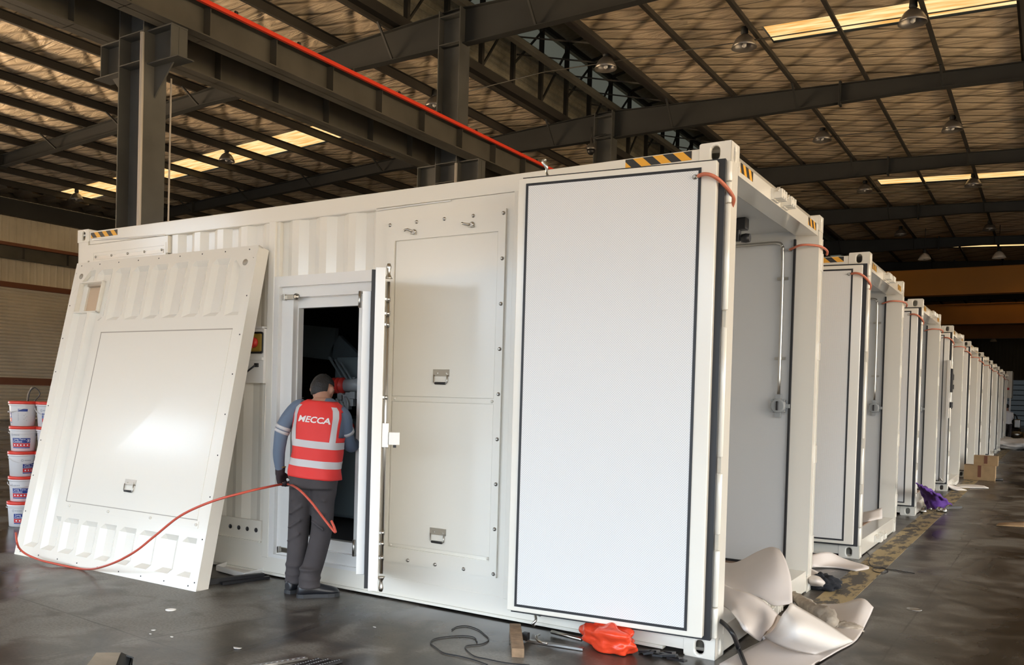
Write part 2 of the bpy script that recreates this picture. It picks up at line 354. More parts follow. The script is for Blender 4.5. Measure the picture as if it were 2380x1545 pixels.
# ================================================================== the hall
XR = -9.3                     # ridge line
def zroof(x): return 9.95-.045*abs(x-XR)
XL, XRW, Y0, Y1 = -32.3, 13.7, -12.0, 100.0
b = NB(); box(b, XL-1, XRW+1, Y0-8, Y1+1, -.2, 0); struct(add('floor', b, 'floor'), 'dark stained concrete hall floor')
b = NB(); box(b, .105, .335, 1.9, 70, 0, .002); struct(add('trim_1', b, 'worn_yellow'), 'worn yellow line painted on the floor along the container row')
# roof lining, leaving holes for the skylights and the ridge opening
SKY = []   # (x0, x1, y0, y1)
for k in range(6):
    SKY.append((-4.0, 12.0, 15.25+k*15.75, 16.3+k*15.75))
SKY.append((-31.0, -17.1, 15.45, 16.95)); SKY.append((-31.0, -17.35, 47.2, 48.2)); SKY.append((-4.0, 12.0, -.6, .4)); SKY.append((-31.0, -17.35, -.6, .4))
def lining(name, xa, xb, label):
    b = NB(); xs = sorted({xa, xb}|{s[i] for s in SKY for i in (0, 1) if xa < s[i] < xb}|{xa+(xb-xa)*i/30 for i in range(31)})
    ys = sorted({Y0, Y1}|{s[i] for s in SKY for i in (2, 3)}|{Y0+i*2 for i in range(1, 56)})
    for x0, x1 in zip(xs, xs[1:]):
        for y0, y1 in zip(ys, ys[1:]):
            mx, my = (x0+x1)/2, (y0+y1)/2
            if any(s[0] < mx < s[1] and s[2] < my < s[3] for s in SKY): continue
            b.faces.new([b.verts.new(p) for p in ((x0, y0, zroof(x0)), (x1, y0, zroof(x1)), (x1, y1, zroof(x1)), (x0, y1, zroof(x0)))])
    bmesh.ops.remove_doubles(b, verts=b.verts, dist=1e-4)
    for f in b.faces: f.smooth = True
    g = b.verts[:]; struct(add(name, b, 'quilt', recalc=False), label)
lining('ceiling', XL, -10.95, 'quilted foil roof lining left of the ridge opening')
lining('ceiling', -7.55, XRW, 'quilted foil roof lining right of the ridge opening')
# outer roof sheets above
b = NB()
for xa, xb in ((XL, -10.95), (-7.55, XRW)):
    ys = sorted({Y0, Y1}|{s[i] for s in SKY if xa < s[0] < xb for i in (2, 3)})
    for y0, y1 in zip(ys, ys[1:]):
        seg_ = [(xa, xb)]
        for s in SKY:
            if xa < s[0] < xb and s[2] < (y0+y1)/2 < s[3]: seg_ = [(xa, s[0]), (s[1], xb)]
        for p, q in seg_:
            b.faces.new([b.verts.new(v) for v in ((p, y0, zroof(p)+.12), (q, y0, zroof(q)+.12), (q, y1, zroof(q)+.12), (p, y1, zroof(p)+.12))])
struct(add('roof', b, 'endwall', recalc=False), 'outer roof sheets')
n_ = 0
for s in SKY:
    n_ += 1; b = NB()
    x0, x1 = s[0], s[1]
    v = [b.verts.new(p) for p in ((x0, s[2], zroof(x0)+.06), (x1, s[2], zroof(x1)+.06), (x1, s[3], zroof(x1)+.06), (x0, s[3], zroof(x0)+.06))]
    b.faces.new(v); struct(add('window_%d' % n_, b, 'sky', recalc=False), 'glowing yellow translucent roof light strip')

# purlins run the length of the hall
px_ = [-7.55+.16+i*1.63 for i in range(14)]
ordw = ['first', 'second', 'third', 'fourth', 'fifth', 'sixth', 'seventh', 'eighth', 'ninth', 'tenth', 'eleventh', 'twelfth', 'thirteenth', 'fourteenth']
def purlin(x, lab, mirror=1, deep=.20, wide=.075):
    b = NB(); z = zroof(x)-.005; s = mirror
    prism(b, [(x-s*wide, z), (x, z), (x, z-deep+.02), (x+s*wide, z-deep+.02), (x+s*wide, z-deep), (x-s*.008, z-deep), (x-s*.008, z-.012), (x-s*wide, z-.012)], 'y', Y0, Y1)
    tag(add('roof_purlin', b, 'purlin'), lab, 'purlin', 'roof purlins', 'structure')
for i, x in enumerate(px_[:13]): purlin(x, 'dark steel roof purlin, %s to the right of the ridge opening' % ordw[i])
for i in range(14):
    x = -11.05-i*1.63
    if x > XL: purlin(x, 'dark steel roof purlin, %s to the left of the ridge opening' % ordw[i], -1)

# rafters, one at each column, with fly braces
BAY = [3.2+8*k for k in range(-1, 12)]
names_b = {3.2: 'over the nearest column', 11.2: 'over the second column', 19.2: 'over the third column'}
for yb in BAY:
    lab = 'dark steel rafter crossing the roof '+names_b.get(yb, 'in bay %s beyond the third column' % ordw[max(0, int((yb-27.2)//8))])
    if yb < 0: lab = 'dark steel rafter crossing the roof nearest the camera'
    b = NB()
    TOP = .19
    dp = lambda x: .36+.40*max(0, 1-abs(x-XR)/8)          # haunched towards the column
    for xa, xb in ((XL, XR-8), (XR-8, XR), (XR, XR+8), (XR+8, XRW)):
        z0, z1 = zroof(xa)-TOP, zroof(xb)-TOP; h0, h1 = dp(xa), dp(xb)
        def bar_(dy, a0, a1, c0, c1): prism(b, [(xa, z0-a0), (xb, z1-a1), (xb, z1-c1), (xa, z0-c0)], 'y', yb-dy, yb+dy)
        bar_(.11, 0, 0, .014, .014); bar_(.006, .014, .014, h0, h1); bar_(.11, h0, h1, h0+.016, h1+.016)
    for xs in (-27.2, -15.5, -3.1, 4.5):
        zz = zroof(xs)-TOP; dd = dp(xs); box(b, xs-.012, xs+.012, yb-.13, yb+.13, zz-dd-.08, zz+.06)
        box(b, xs+.02, xs+.032, yb-.13, yb+.13, zz-dd-.08, zz+.06)
    R_ = tag(add('roof_rafter', b, 'rafter'), lab, 'rafter', 'roof rafters', 'structure')
    for i in range(0, 13):
        for x in ([px_[i]] if i % 2 == 0 else [])+([-11.05-i*1.63] if i % 2 == 0 else []):
            if x < XL+1 or yb > 52: continue
            b = NB(); zz = zroof(x)
            bar(b, (x+.02, yb-.13-.5, zz-.2), (x+.02, yb-.06, zz-.19-dp(x)), .045, .045)
            add('fly_brace', b, 'rafter', R_)

# columns with crane brackets
def column(yb, lab, full=True):
    R_ = root('steel_column', (XR-.1, yb, 0), lab, 'column', 'columns of the crane line')
    R_['kind'] = 'structure'
    b = NB(); w, f, t = .28, .2, .02; top = 9.75
    box(b, -w, -w+t, -f, f, 0, top); box(b, w-t, w, -f, f, 0, top); box(b, -w+t, w-t, -.008, .008, 0, top)
    box(b, -w-.1, w+.1, -f-.1, f+.1, 0, .03)
    for z in (6.03, 6.44, 9.0, 9.6): box(b, -w+t, w-t, -f, -.008, z, z+.014)
    add('shaft', b, 'column', R_)
    for s in (-1, 1):
        b = NB(); a, c = sorted((s*w, s*(w+.52)))
        box(b, a, c, -.012, .012, 6.0, 6.44)
        box(b, a, c+(.0), -.14, .14, 6.44, 6.46); box(b, min(a, c)-(.14 if s < 0 else 0), max(a, c)+(.14 if s > 0 else 0), -.14, .14, 5.985, 6.0)
        e = s*(w+.50); box(b, min(e, e+s*.014), max(e, e+s*.014), -.14, .14, 6.0, 6.44)
        prism(b, [(s*w, 5.985), (s*(w+.40), 5.985), (s*w, 5.55)], 'y', -.012, .012)
        add('crane_bracket', b, 'column', R_)
    if full:
        b = NB(); tube(b, [(w+.01, -f-.03, .0), (w+.01, -f-.03, 6.4)], .03, 10); add('conduit_pipe', b, 'pipe', R_)
        b = NB(); tube(b, [(w+.03, f+.06, 0), (w+.03, f+.06, 5.9)], .014, 6); add('cable', b, 'pipe', R_)
    return R_
clab = ['nearest grey steel column with crane brackets and a white pipe', 'second grey steel column, rising past the red rail', 'third grey column under the roof, behind the camera dome']
for k in range(10):
    column(3.2+8*k, clab[k] if k < 3 else 'grey steel column of the crane line, %s behind the containers' % ordw[k], k < 3)
# crane girders
def girder(xc, lab, red=False, ya=-6, yz=88):
    R_ = root('crane_girder', (xc, 0, 0), lab, 'crane girder', 'crane runway girders'); R_['kind'] = 'structure'
    b = NB(); z0, z1 = 6.46, 6.98 if not red else 6.93
    if not red: z0, z1 = 6.46, 7.0
    box(b, -.17, .17, ya, yz, z0, z0+.018); box(b, -.2, .2, ya, yz, z1-.018, z1); box(b, -.006, .006, ya, yz, z0, z1)
    y = ya+.4
    while y < yz:
        box(b, -.15, .15, y, y+.012, z0, z1); y += 1.33
    add('beam', b, 'girder', R_)
    b = NB(); box(b, -.03, .03, ya, yz, z1, z1+.05); add('rail', b, 'rafter', R_)
    if red:
        b = NB(); box(b, .20, .25, ya, yz, z1-.06, z1+.0); add('conductor_rail', b, 'redrail', R_)['label'] = 'bright red conductor rail'
        b = NB(); y = ya+.8
        while y < yz: box(b, .2, .23, y, y+.05, z1, z1+.05); y += 1.33
        add('rail_clamp', b, 'rafter', R_)
girder(-9.98, 'grey crane runway girder on the left brackets of the columns')
girder(-8.72, 'grey crane runway girder carrying the red conductor rail', True)
# left row girder by the wall
# ridge ventilator
def vent():
    R_ = root('ridge_ventilator', (XR, 0, 9.9), 'raised ridge ventilator with dark posts and cross braces above the roof opening', 'ventilator')
    R_['kind'] = 'structure'; L = lambda x, y, z: (x-XR, y, z-9.9)
    ya, yz = Y0, Y1; xl, xr, zt = -10.95, -7.55, 12.2
    b = NB()
    for x in (xl, xr): bar(b, L(x, ya, 9.87), L(x, yz, 9.87), .2, .24); bar(b, L(x, ya, zt), L(x, yz, zt), .1, .14)
    add('edge_beam', b, 'purlin', R_)
    b = NB(); bar(b, L(XR, ya, 9.98), L(XR, yz, 9.98), .14, .14); add('ridge_beam', b, 'girder', R_)
    y = 11.53; k = 0
    while y < 46:
        for x in (xl, xr):
            b = NB(); bar(b, L(x, y, 9.9), L(x, y, zt), .1, .12); add('post', b, 'purlin', R_)
            if x == xl:
                b = NB(); bar(b, L(x, y, 9.95+(k % 2)*.6), L(x, y+1.6, zt-.2), .05, .05); add('brace', b, 'purlin', R_)
        b = NB(); bar(b, L(xl, y+.2, 10.9), L(xr, y+.2, 9.95), .035, .035); add('tie_rod', b, 'girder', R_)
        b = NB(); bar(b, L(xl, y, zt), L(XR, y, zt+.35), .06, .08); bar(b, L(XR, y, zt+.35), L(xr, y, zt), .06, .08); add('top_tie', b, 'purlin', R_)
        y += 1.63; k += 1
    # louvred side sheets and roof, corrugated
    b = NB(); xs_ = -11.35
    pr = []
    z = 9.95
    while z < 12.15: pr += [(xs_, z), (xs_-.05, z+.05), (xs_-.05, z+.1), (xs_, z+.15)]; z += .2
    for a, c in zip(pr, pr[1:]):
        b.faces.new([b.verts.new(L(a[0], ya, a[1])), b.verts.new(L(c[0], ya, c[1])), b.verts.new(L(c[0], yz, c[1])), b.verts.new(L(a[0], yz, a[1]))])
    add('side_sheet', b, 'ventsheet', R_, recalc=False)
    b = NB()
    for a, c in (((xs_, 12.3), (XR, 12.6)), ((XR, 12.6), (-7.2, 12.3))):
        b.faces.new([b.verts.new(L(a[0], ya, a[1])), b.verts.new(L(c[0], ya, c[1])), b.verts.new(L(c[0], yz, c[1])), b.verts.new(L(a[0], yz, a[1]))])
    add('top_sheet', b, 'ventsheet', R_, recalc=False)
    b = NB()
    for p in (((-10.95, 9.87), (xs_, 9.95)), ((-7.55, 9.87), (-7.2, 9.95)), ((-7.2, 9.95), (-7.2, 11.2))):
        (a0, a1), (c0, c1) = p; b.faces.new([b.verts.new(L(a0, ya, a1)), b.verts.new(L(c0, ya, c1)), b.verts.new(L(c0, yz, c1)), b.verts.new(L(a0, yz, a1))])
    add('curb_sheet', b, 'ventsheet', R_, recalc=False)
    b = NB(); x = -7.2
    b.faces.new([b.verts.new(L(x, ya, 11.2)), b.verts.new(L(x, yz, 11.2)), b.verts.new(L(x, yz, 12.3)), b.verts.new(L(x, ya, 12.3))])
    b.faces.new([b.verts.new(L(xs_+.03, ya, 11.75)), b.verts.new(L(xs_+.03, yz, 11.75)), b.verts.new(L(xs_+.03, yz, 12.3)), b.verts.new(L(xs_+.03, ya, 12.3))])
    add('clear_sheet', b, 'skyside', R_, recalc=False)
vent()

# walls; their unseen openings are shaped for the light inside
def ribs(b, P, u0, u1, z0, z1, pitch=.3, d=.035):
    u = u0; pts = []
    while u < u1: pts += [(u, 0), (u+pitch*.62, 0), (u+pitch*.72, d), (u+pitch*.9, d)]; u += pitch
    for a, c in zip(pts, pts[1:]):
        b.faces.new([b.verts.new(P(a[0], a[1], z0)), b.verts.new(P(c[0], c[1], z0)), b.verts.new(P(c[0], c[1], z1)), b.verts.new(P(a[0], a[1], z1))])
b = NB(); ribs(b, lambda u, d, z: (XL+d, u, z), Y0, Y1, 5.3, 8.9); ribs(b, lambda u, d, z: (XL+d, u, z), 30, Y1, 0, 5.3)
struct(add('wall_left', b, 'wallsheet', recalc=False), 'ribbed grey sheet wall above the roller shutter')
b = NB(); z = 0; pr = []
while z < 5.25: pr += [(XL-.05, z), (XL+.02, z+.05), (XL+.02, z+.09), (XL-.05, z+.135)]; z += .135
for a, c in zip(pr, pr[1:]):
    b.faces.new([b.verts.new((a[0], 8, a[1])), b.verts.new((c[0], 8, c[1])), b.verts.new((c[0], 30, c[1])), b.verts.new((a[0], 30, a[1]))])
struct(add('door_1', b, 'shutter', recalc=False), 'grey slatted roller shutter in the left wall')
b = NB(); box(b, XL, XL+.25, 4, 34, 5.22, 5.42); struct(add('trim_2', b, 'rust'), 'brown lintel rail over the roller shutter')
b = NB(); box(b, XL+.02, XL+.35, Y0, Y1, 8.0, 8.62); struct(add('trim_3', b, 'rafter'), 'dark eaves beam along the left wall')
b = NB()
pr = []; y = Y0
while y < 60: pr += [(y, 8.86), (y+.35, 8.86), (y+.43, 8.72), (y+.85, 8.72), (y+.93, 8.86)]; y += 1.0
for a, c in zip(pr, pr[1:]):
    b.faces.new([b.verts.new((XL+.3, a[0], a[1])), b.verts.new((XL+.3, c[0], c[1])), b.verts.new((XL+1.5, c[0], c[1]+.03)), b.verts.new((XL+1.5, a[0], a[1]+.03))])
struct(add('trim_4', b, 'zinc', recalc=False), 'bare corrugated roof sheet at the eaves')
# runway beam on the left wall
R_ = root('wall_crane_girder', (XL+.6, 0, 0), 'brown topped crane runway girder along the sheet wall above the shutter', 'crane girder'); R_['kind'] = 'structure'
b = NB(); box(b, -.15, .15, Y0, 90, 6.28, 6.3); box(b, -.006, .006, Y0, 90, 6.3, 6.75); y = Y0
while y < 90: box(b, -.15, .15, y, y+.02, 6.3, 6.75); y += 1.9
add('beam', b, 'girder', R_)
b = NB(); box(b, -.2, .2, Y0, 90, 6.75, 6.87); add('rail', b, 'rust', R_)
for k in range(0, 6):
    b = NB(); y = 3.2+8*k; box(b, XL+.35, XL+.6, y-.2, y+.2, 0, 8.6); struct(add('trim_%d' % (5+k), b, 'girder'), 'grey wall post')
b = NB(); box(b, XL, XRW, Y1-.1, Y1, 4.2, 12); box(b, XL, -6, Y1-.1, Y1, 0, 4.2); ribs(b, lambda u, d, z: (u, Y1-.12-d, z), -20, XRW, 0, 10.3)
struct(add('wall_back', b, 'endwall', recalc=False), 'dark ribbed end wall far behind the containers')
b = NB(); box(b, XRW, XRW+.1, 26, Y1, 0, 9.2); box(b, XRW, XRW+.1, Y0, 26, 5.0, 9.2); struct(add('wall_right', b, 'wallsheet'), 'grey sheet wall on the right, outside the view')
b = NB(); box(b, -12, XRW, Y0-.1, Y0, 4.3, 10.2); box(b, XL, -12, Y0-.1, Y0, 3.2, 5.2); box(b, XL, -12, Y0-.1, Y0, 6.3, 10.2); box(b, XL, -21, Y0-.1, Y0, 5.2, 6.3); box(b, -17, -12, Y0-.1, Y0, 5.2, 6.3); box(b, XL, -18, Y0-.1, Y0, 0, 4.1); box(b, -12.6, -10.8, Y0-.1, Y0, 0, 4.3)  # upper slot added for the bright reflection on the leaning panel
struct(add('wall_front', b, 'wallsheet'), 'unseen grey sheet wall behind the camera, its doorways shaped for the light')

# brown beam lying in front of the shutter, on two stands
R_ = root('steel_beam', tuple(at_x(60, 1120, -22)*1)[:2]+(0,), 'rusty brown steel beam on stands in front of the roller shutter', 'beam')
b = NB(); yc = R_.location.y; box(b, -.1, .1, -5, 9, 1.42, 1.62); add('beam', b, 'rust', R_)
for y in (-4, 1.5, 8):
    b = NB(); box(b, -.12, .12, y-.06, y+.06, 0, 1.42); box(b, -.3, .3, y-.06, y+.06, 0, .05); add('stand', b, 'rust', R_)

# lamps
def lamp_proto():
    R_ = root('high_bay_lamp', (0, 0, 0), 'x', 'lamp', 'high bay lamps')
    b = NB(); lathe(b, [(.05, .0), (.10, -.03), (.17, -.09), (.235, -.20), (.27, -.30), (.262, -.30), (.225, -.20), (.16, -.10), (.09, -.045), (.04, -.02)], seg=24); add('shade', b, 'lamp', R_)
    b = NB(); lathe(b, [(.02, .17), (.07, .16), (.08, .02), (.05, -.01)], seg=16); tube(b, [(0, 0, .15), (0, 0, .34)], .012, 6); add('ballast_housing', b, 'rafter', R_)
    b = NB(); lathe(b, [(.02, -.06), (.045, -.1), (.055, -.2), (.05, -.27), (.02, -.295)], seg=12); add('bulb', b, 'bulb', R_)
    return R_
LP = lamp_proto(); first = True
lamps = []
for (u, v, y) in [(1730, 92, 15.1), (2122, 33, 15.1), (1408, 143, 15.1), (1911, 313, 23.6), (2214, 288, 23.6), (2010, 434, 31.0), (2262, 420, 31.0), (2093, 538, 40.8), (2300, 525, 40.2), (2149, 594, 41.5), (2322, 590, 41.3), (2309, 789, 86), (1010, 234, 15.1), (527, 363, 15.3), (178, 455, 15.5)]:
    lamps.append((u, v, y))
ll = ['dome lamp beside the left end of the nearest glowing strip', 'large dome lamp hanging in front of the nearest glowing strip', 'dome lamp hanging by the ridge opening',
      'dome lamp in the second lamp row, left one', 'dome lamp in the second lamp row, right one', 'dome lamp at the left end of the middle glowing strip', 'dome lamp hanging in front of the middle glowing strip',
      'dome lamp in the dark bay past the middle strip, left one', 'dome lamp in the dark bay past the middle strip, right one', 'pale dome lamp left of its twin under the farthest strip', 'pale dome lamp right of its twin under the farthest strip',
      'small bright dome lamp below the orange cranes', 'dome lamp left of the second column, above the red rail', 'dome lamp in front of the left glowing strip', 'dome lamp at the lower left end of the left glowing strip']
for (u, v, y), lab in zip(lamps, ll):
    o = LP if first else copy_tree(LP); first = False
    p = at_y(u, v, y); o.location = p+Vector((0, 0, .12)); o['label'] = lab
    if 'pale' in lab or 'small bright' in lab:
        for c in o.children if o is LP else [x for x in bpy.data.objects if x.parent is o]:
            if c.name.startswith('shade'):
                c.data = c.data.copy(); c.data.materials[0] = M['lampw']  # only the shade colour is paler; the lamp stays unlit
    top = zroof(p.x)-.01
    if top > p.z+.3:
        b = NB(); tube(b, [(0, 0, .3), (0, 0, top-p.z-.12)], .012, 6); add('hanging_rod', b, 'rafter', o)
for (y, z, xa, xb, lab) in ((15.1, 9.42, -12.6, 12, 'thin conduit linking the nearest row of lamps'), (23.6, 9.5, -6.6, 12, 'thin conduit linking the second row of lamps'), (31, 9.5, -6.6, 12, 'thin conduit linking the third row of lamps'), (31.4, 9.3, -7, 1, 'dark cable slung beside the third row of lamps')):
    q_ = lambda x, k=0: (x, y+k, zroof(x)-.26-(9.5-z)*.6)
    b = NB(); tube(b, ([q_(xa)] if xa < XR else [])+[q_(max(xa, XR)), q_((xa+xb)/2-2, .03), q_((xa+xb)/2, .05), q_(xb)], .014, 5); tag(add('lamp_conduit', b, 'girder'), lab, 'conduit', 'lamp conduits')
# CCTV dome
p = at_y(1374, 345, 19.0); R_ = root('security_camera', p, 'dome security camera hanging under the rafter beside the third column', 'camera')
b = NB(); lathe(b, [(.03, .3), (.035, .15), (.1, .12), (.14, .0), (.13, -.04)]); add('housing', b, 'lamp', R_)
b = NB(); lathe(b, [(.12, -.04), (.115, -.1), (.07, -.17), (.01, -.19)]); add('dome', b, 'black', R_)
b = NB(); tube(b, [(0, 0, .28), (0, 0, .62)], .02, 6); tube(b, [(0, 0, .3), (.45, .0, .35)], .02, 6); add('bracket', b, 'rafter', R_)

# overhead cranes far down the hall
def crane(y, z0, z1, lab, hoist=False):
    R_ = root('overhead_crane', (0, y, z0), lab, 'crane', 'orange overhead cranes')
    h = z1-z0
    b = NB(); box(b, -8.9, 13, -.25, .25, 0, h); box(b, -8.9, 13, -.33, .33, -.03, .05); box(b, -8.9, 13, -.33, .33, h, h+.03); add('bridge_beam', b, 'orange_crane', R_)
    b = NB(); box(b, -9.0, -8.4, -1.6, 1.6, -.1, .35); add('end_truck', b, 'orange_crane', R_)
    if hoist:
        b = NB(); box(b, -5.3, -4.7, -.8, -.35, .15-h*.4, .65-.4*h, .04); lathe(b, [(.02, -6.3), (.22, -6.25), (.22, -5.6), (.02, -5.55)], (0, -.6, .1), 'x'); lathe(b, [(.02, -4.5), (.28, -4.45), (.28, -4.0), (.02, -3.95)], (0, -.6, -.45), 'x'); add('hoist', b, 'green', R_)
crane(45, 6.98, 8.2, 'nearest orange overhead crane beam with a green hoist', True)
crane(64, 7.1, 8.4, 'second orange overhead crane beam beyond the first')
crane(78, 7.1, 8.1, 'farthest and lowest orange overhead crane beam')

# ================================================================== containers
CL, CW, CH = 6.058, 2.438, 2.896
def casting(b, x0, x1, y0, y1, z0, z1, side_y, side_x):
    """hollow corner block with a slot in its side face and its end face"""
    yf, yb_ = (y0, y1) if side_y < 0 else (y1, y0); xf, xb_ = (x1, x0) if side_x > 0 else (x0, x1)
    slot_face(b, lambda u, v, d: (u, yf+(d if side_y < 0 else -d), v), x0, x1, z0, z1, .05, .08, .02)
    slot_face(b, lambda u, v, d: (xf-(d if side_x > 0 else -d), u, v), y0, y1, z0, z1, .045, .08, .02)
    def q(*p): b.faces.new([b.verts.new(v) for v in p])
    q((x0, y0, z1), (x1, y0, z1), (x1, y1, z1), (x0, y1, z1)); q((x0, y0, z0), (x1, y0, z0), (x1, y1, z0), (x0, y1, z0))
    q((x0, yb_, z0), (x1, yb_, z0), (x1, yb_, z1), (x0, yb_, z1)); q((xb_, y0, z0), (xb_, y1, z0), (xb_, y1, z1), (xb_, y0, z1))
    bmesh.ops.remove_doubles(b, verts=b.verts, dist=1e-5)
def hazard(name, parent, axis, a0, a1, z0, z1, fix, skew, n=3):
    """yellow tape with black diagonal bars: one mesh, two colours"""
    b = NB(); t = .0012
    if axis == 'x': box(b, a0, a1, fix-t, fix+.003, z0, z1)
    else: box(b, fix-.003, fix+t, a0, a1, z0, z1)
    w = (a1-a0)/(2*n+.6); h = z1-z0
    for i in range(n+1):
        s = a0+w*(2*i-.25)
        poly = [(s, z1), (s+w, z1), (s+w+skew, z0), (s+skew, z0)]
        out = []                       # clip to the tape
        def clip(P, f, inter):
            r = []
            for i_, p in enumerate(P):
                q = P[i_-1]
                if f(p):
                    if not f(q): r.append(inter(q, p))
                    r.append(p)
                elif f(q): r.append(inter(q, p))
            return r
        def cut(val): return lambda q, p: (val, q[1]+(p[1]-q[1])*(val-q[0])/(p[0]-q[0]))
        poly = clip(poly, lambda p: p[0] >= a0-1e-9, cut(a0)); 
        if poly: poly = clip(poly, lambda p: p[0] <= a1+1e-9, cut(a1))
        if len(poly) > 2:
            if axis == 'x': prism(b, poly, 'y', fix-t-.0008, fix-t+.0005, 1)
            else: prism(b, poly, 'x', fix+t-.0005, fix+t+.0008, 1)
    return add(name, b, ['yellow', 'tapeblack'], parent)
def keeper(x, y, z, up=1):
    b = NB(); box(b, x, x+.018, y-.07, y+.07, z-.035, z+.035)
    for dy in (-.055, .0, .055): box(b, x+.015, x+.07, y+dy-.012, y+dy+.012, z-.03, z+.03, .004)
    box(b, x+.05, x+.065, y-.055, y+.055, z-.012, z+.012)
    prism(b, [(y-.09, z+.01), (y-.04, z+.045), (y-.035, z+.01)], 'x', x+.03, x+.05); prism(b, [(y+.035, z+.0), (y+.05, z+.05), (y+.07, z)], 'x', x+.03, x+.05)
    return b
def make_container():
    R_ = root('shipping_container', (0, 0, 0), 'x', 'container', 'row of open cream containers')
    L = CL; c1, c2, c3 = .178, .162, .118
    for (x0, x1, sx) in ((-c1, 0, 1), (-L, -L+c1, -1)):
        for (y0, y1, sy) in ((0, c2, -1), (CW-c2, CW, 1)):
            for (z0, z1) in ((CH-c3, CH), (0, c3)):
                if sx < 0 and sy > 0: continue
                b = NB(); casting(b, x0, x1, y0, y1, z0, z1, sy, sx)
                o = add('corner_casting', b, 'white', R_)
                m = o.modifiers.new('b', 'BEVEL'); m.width = .012; m.segments = 3; m.limit_method = 'ANGLE'; m.angle_limit = 1.0
    # rails
    b = NB(); box(b, -L+c1, -c1, .006, .07, 2.75, 2.872, .006); box(b, -L+c1, -c1, .07, .16, 2.84, 2.86); add('top_rail', b, 'white', R_)
    b = NB(); box(b, -L+c1, -c1, CW-.07, CW-.006, 2.75, 2.872, .006); add('top_rail', b, 'white', R_)
    b = NB(); box(b, -L+c1, -c1, .004, .06, .03, .152, .004); box(b, -L+.4, -.3, -.006, .05, .012, .03); add('bottom_rail', b, 'white', R_)
    b = NB(); box(b, -L+c1, -c1, CW-.06, CW-.004, .02, .15); add('bottom_rail', b, 'white', R_)
    # posts
    for (x0, x1) in ((-.15, -.02), (-L+.01, -L+.16)):
        b = NB(); box(b, x0, x1, .004, .03, c3, CH-c3); box(b, x1-.012 if x0 > -1 else x0, x1 if x0 > -1 else x0+.012, .004, .12, c3, CH-c3); add('corner_post', b, 'white', R_)
    b = NB(); box(b, -.17, 0, CW-.13, CW-.004, c3, CH-c3, .004); box(b, -.02, .004, CW-.04, CW-.002, c3+.05, CH-c3-.05); add('corner_post', b, 'white', R_)
    # near end post seen edge-on, and hinge tube
    for (z0, z1) in ((.13, .30), (.305, .62), (.63, .70), (.71, 1.05), (1.055, 1.135), (1.14, 1.86), (1.865, 1.95), (1.955, 2.54), (2.545, 2.66), (2.665, 2.775)):
        if z1-z0 < .1: continue
        b = NB(); lathe(b, [(.017, z0), (.02, z0+.006), (.02, z1-.006), (.017, z1)], (-.004, -.018, 0), 'z', 14); add('hinge_barrel', b, 'white', R_)
    b = NB(); box(b, -.02, .0, .0, .14, c3, CH-c3); add('door_jamb', b, 'white', R_)
    # end header and sill
    b = NB(); prism(b, [(-.17, 2.75), (-.005, 2.735), (-.005, 2.76), (-.005, 2.82), (-.05, 2.88), (-.17, 2.88)], 'y', c2, CW-c2); add('end_header', b, 'white', R_)
    b = NB(); box(b, -.17, -.004, c2, CW-c2, .012, .165, .004); add('end_sill', b, 'white', R_)
    for y in (.95, 1.2): add('lock_keeper', keeper(-.006, y, 2.775), 'white', R_); add('lock_keeper', keeper(-.006, y+.02, .085), 'white', R_)
    hazard('hazard_tape', R_, 'x', -.622, -.223, 2.815, 2.866, .006, .055)
    hazard('hazard_tape', R_, 'x', -5.86, -5.466, 2.808, 2.858, .006, .05)
    for a in (.20, 1.94):
        hazard('hazard_tape', R_, 'y', a, a+.26, 2.762, 2.818, -.005, .04, 2)
    # shell
    b = NB(); box(b, -L+.02, -.2, .02, CW-.02, 2.84, 2.855); add('roof_panel', b, 'white', R_)
    b = NB(); box(b, -L+.1, -.02, CW-.06, CW-.02, .15, 2.76); box(b, -L+.02, -L+.06, .03, CW-.03, .1, 2.8); add('rear_shell', b, 'white', R_)
    b = NB(); box(b, -1.35, -.17, 2.29, 2.37, .17, 2.79); add('wall_liner', b, 'perf_grey', R_)
    b = NB(); box(b, -1.35, -.16, .14, 2.29, 2.785, 2.82); add('ceiling_liner', b, 'perf_grey', R_)
    b = NB(); box(b, -1.37, -1.33, .1, 2.3, .15, 2.8); add('added_bulkhead', b, 'perf_grey', R_)  # unseen partition added to keep the engine room dark
    b = NB(); box(b, -1.35, -.17, .07, .14, .17, 2.79); add('wall_liner', b, 'perf_grey', R_)
    b = NB(); box(b, -1.33, -.17, .14, 2.3, .14, .172); add('floor_board', b, 'ply', R_)
    b = NB(); box(b, -.17, 0, CW-.135, CW-.128, .14, 2.76); add('inner_jamb', b, 'white', R_)
    b = NB(); box(b, -.178, -.162, 2.27, 2.292, .2, 2.72); box(b, -.178, -.162, .14, 2.29, 2.755, 2.772); box(b, -1.2, -.17, 2.272, 2.289, .17, .19); add('frame_gasket', b, 'black', R_)
    # conduit, rotary switch, earth stud and tube lamp holder inside
    b = NB(); tube(b, spline([(-1.2, 2.265, 2.70), (-.5, 2.265, 2.70), (-.30, 2.265, 2.70), (-.262, 2.265, 2.67), (-.255, 2.265, 2.62), (-.25, 2.265, 2.2), (-.25, 2.265, 1.51)], 5), .012, 8)
    for z in (2.42, 1.8): box(b, -.29, -.21, 2.262, 2.285, z-.01, z+.01)
    box(b, -.73, -.70, 2.24, 2.285, 2.66, 2.73); add('conduit', b, 'steel', R_)
    b = NB(); lathe(b, [(.055, 0), (.06, -.02), (.055, -.05), (.045, -.055)], (-.25, 2.285, 1.43), 'y', 20)
    box(b, -.27, -.23, 2.245, 2.285, 1.48, 1.52); box(b, -.27, -.23, 2.245, 2.285, 1.34, 1.38); box(b, -.2, -.165, 2.25, 2.28, 1.415, 1.445)
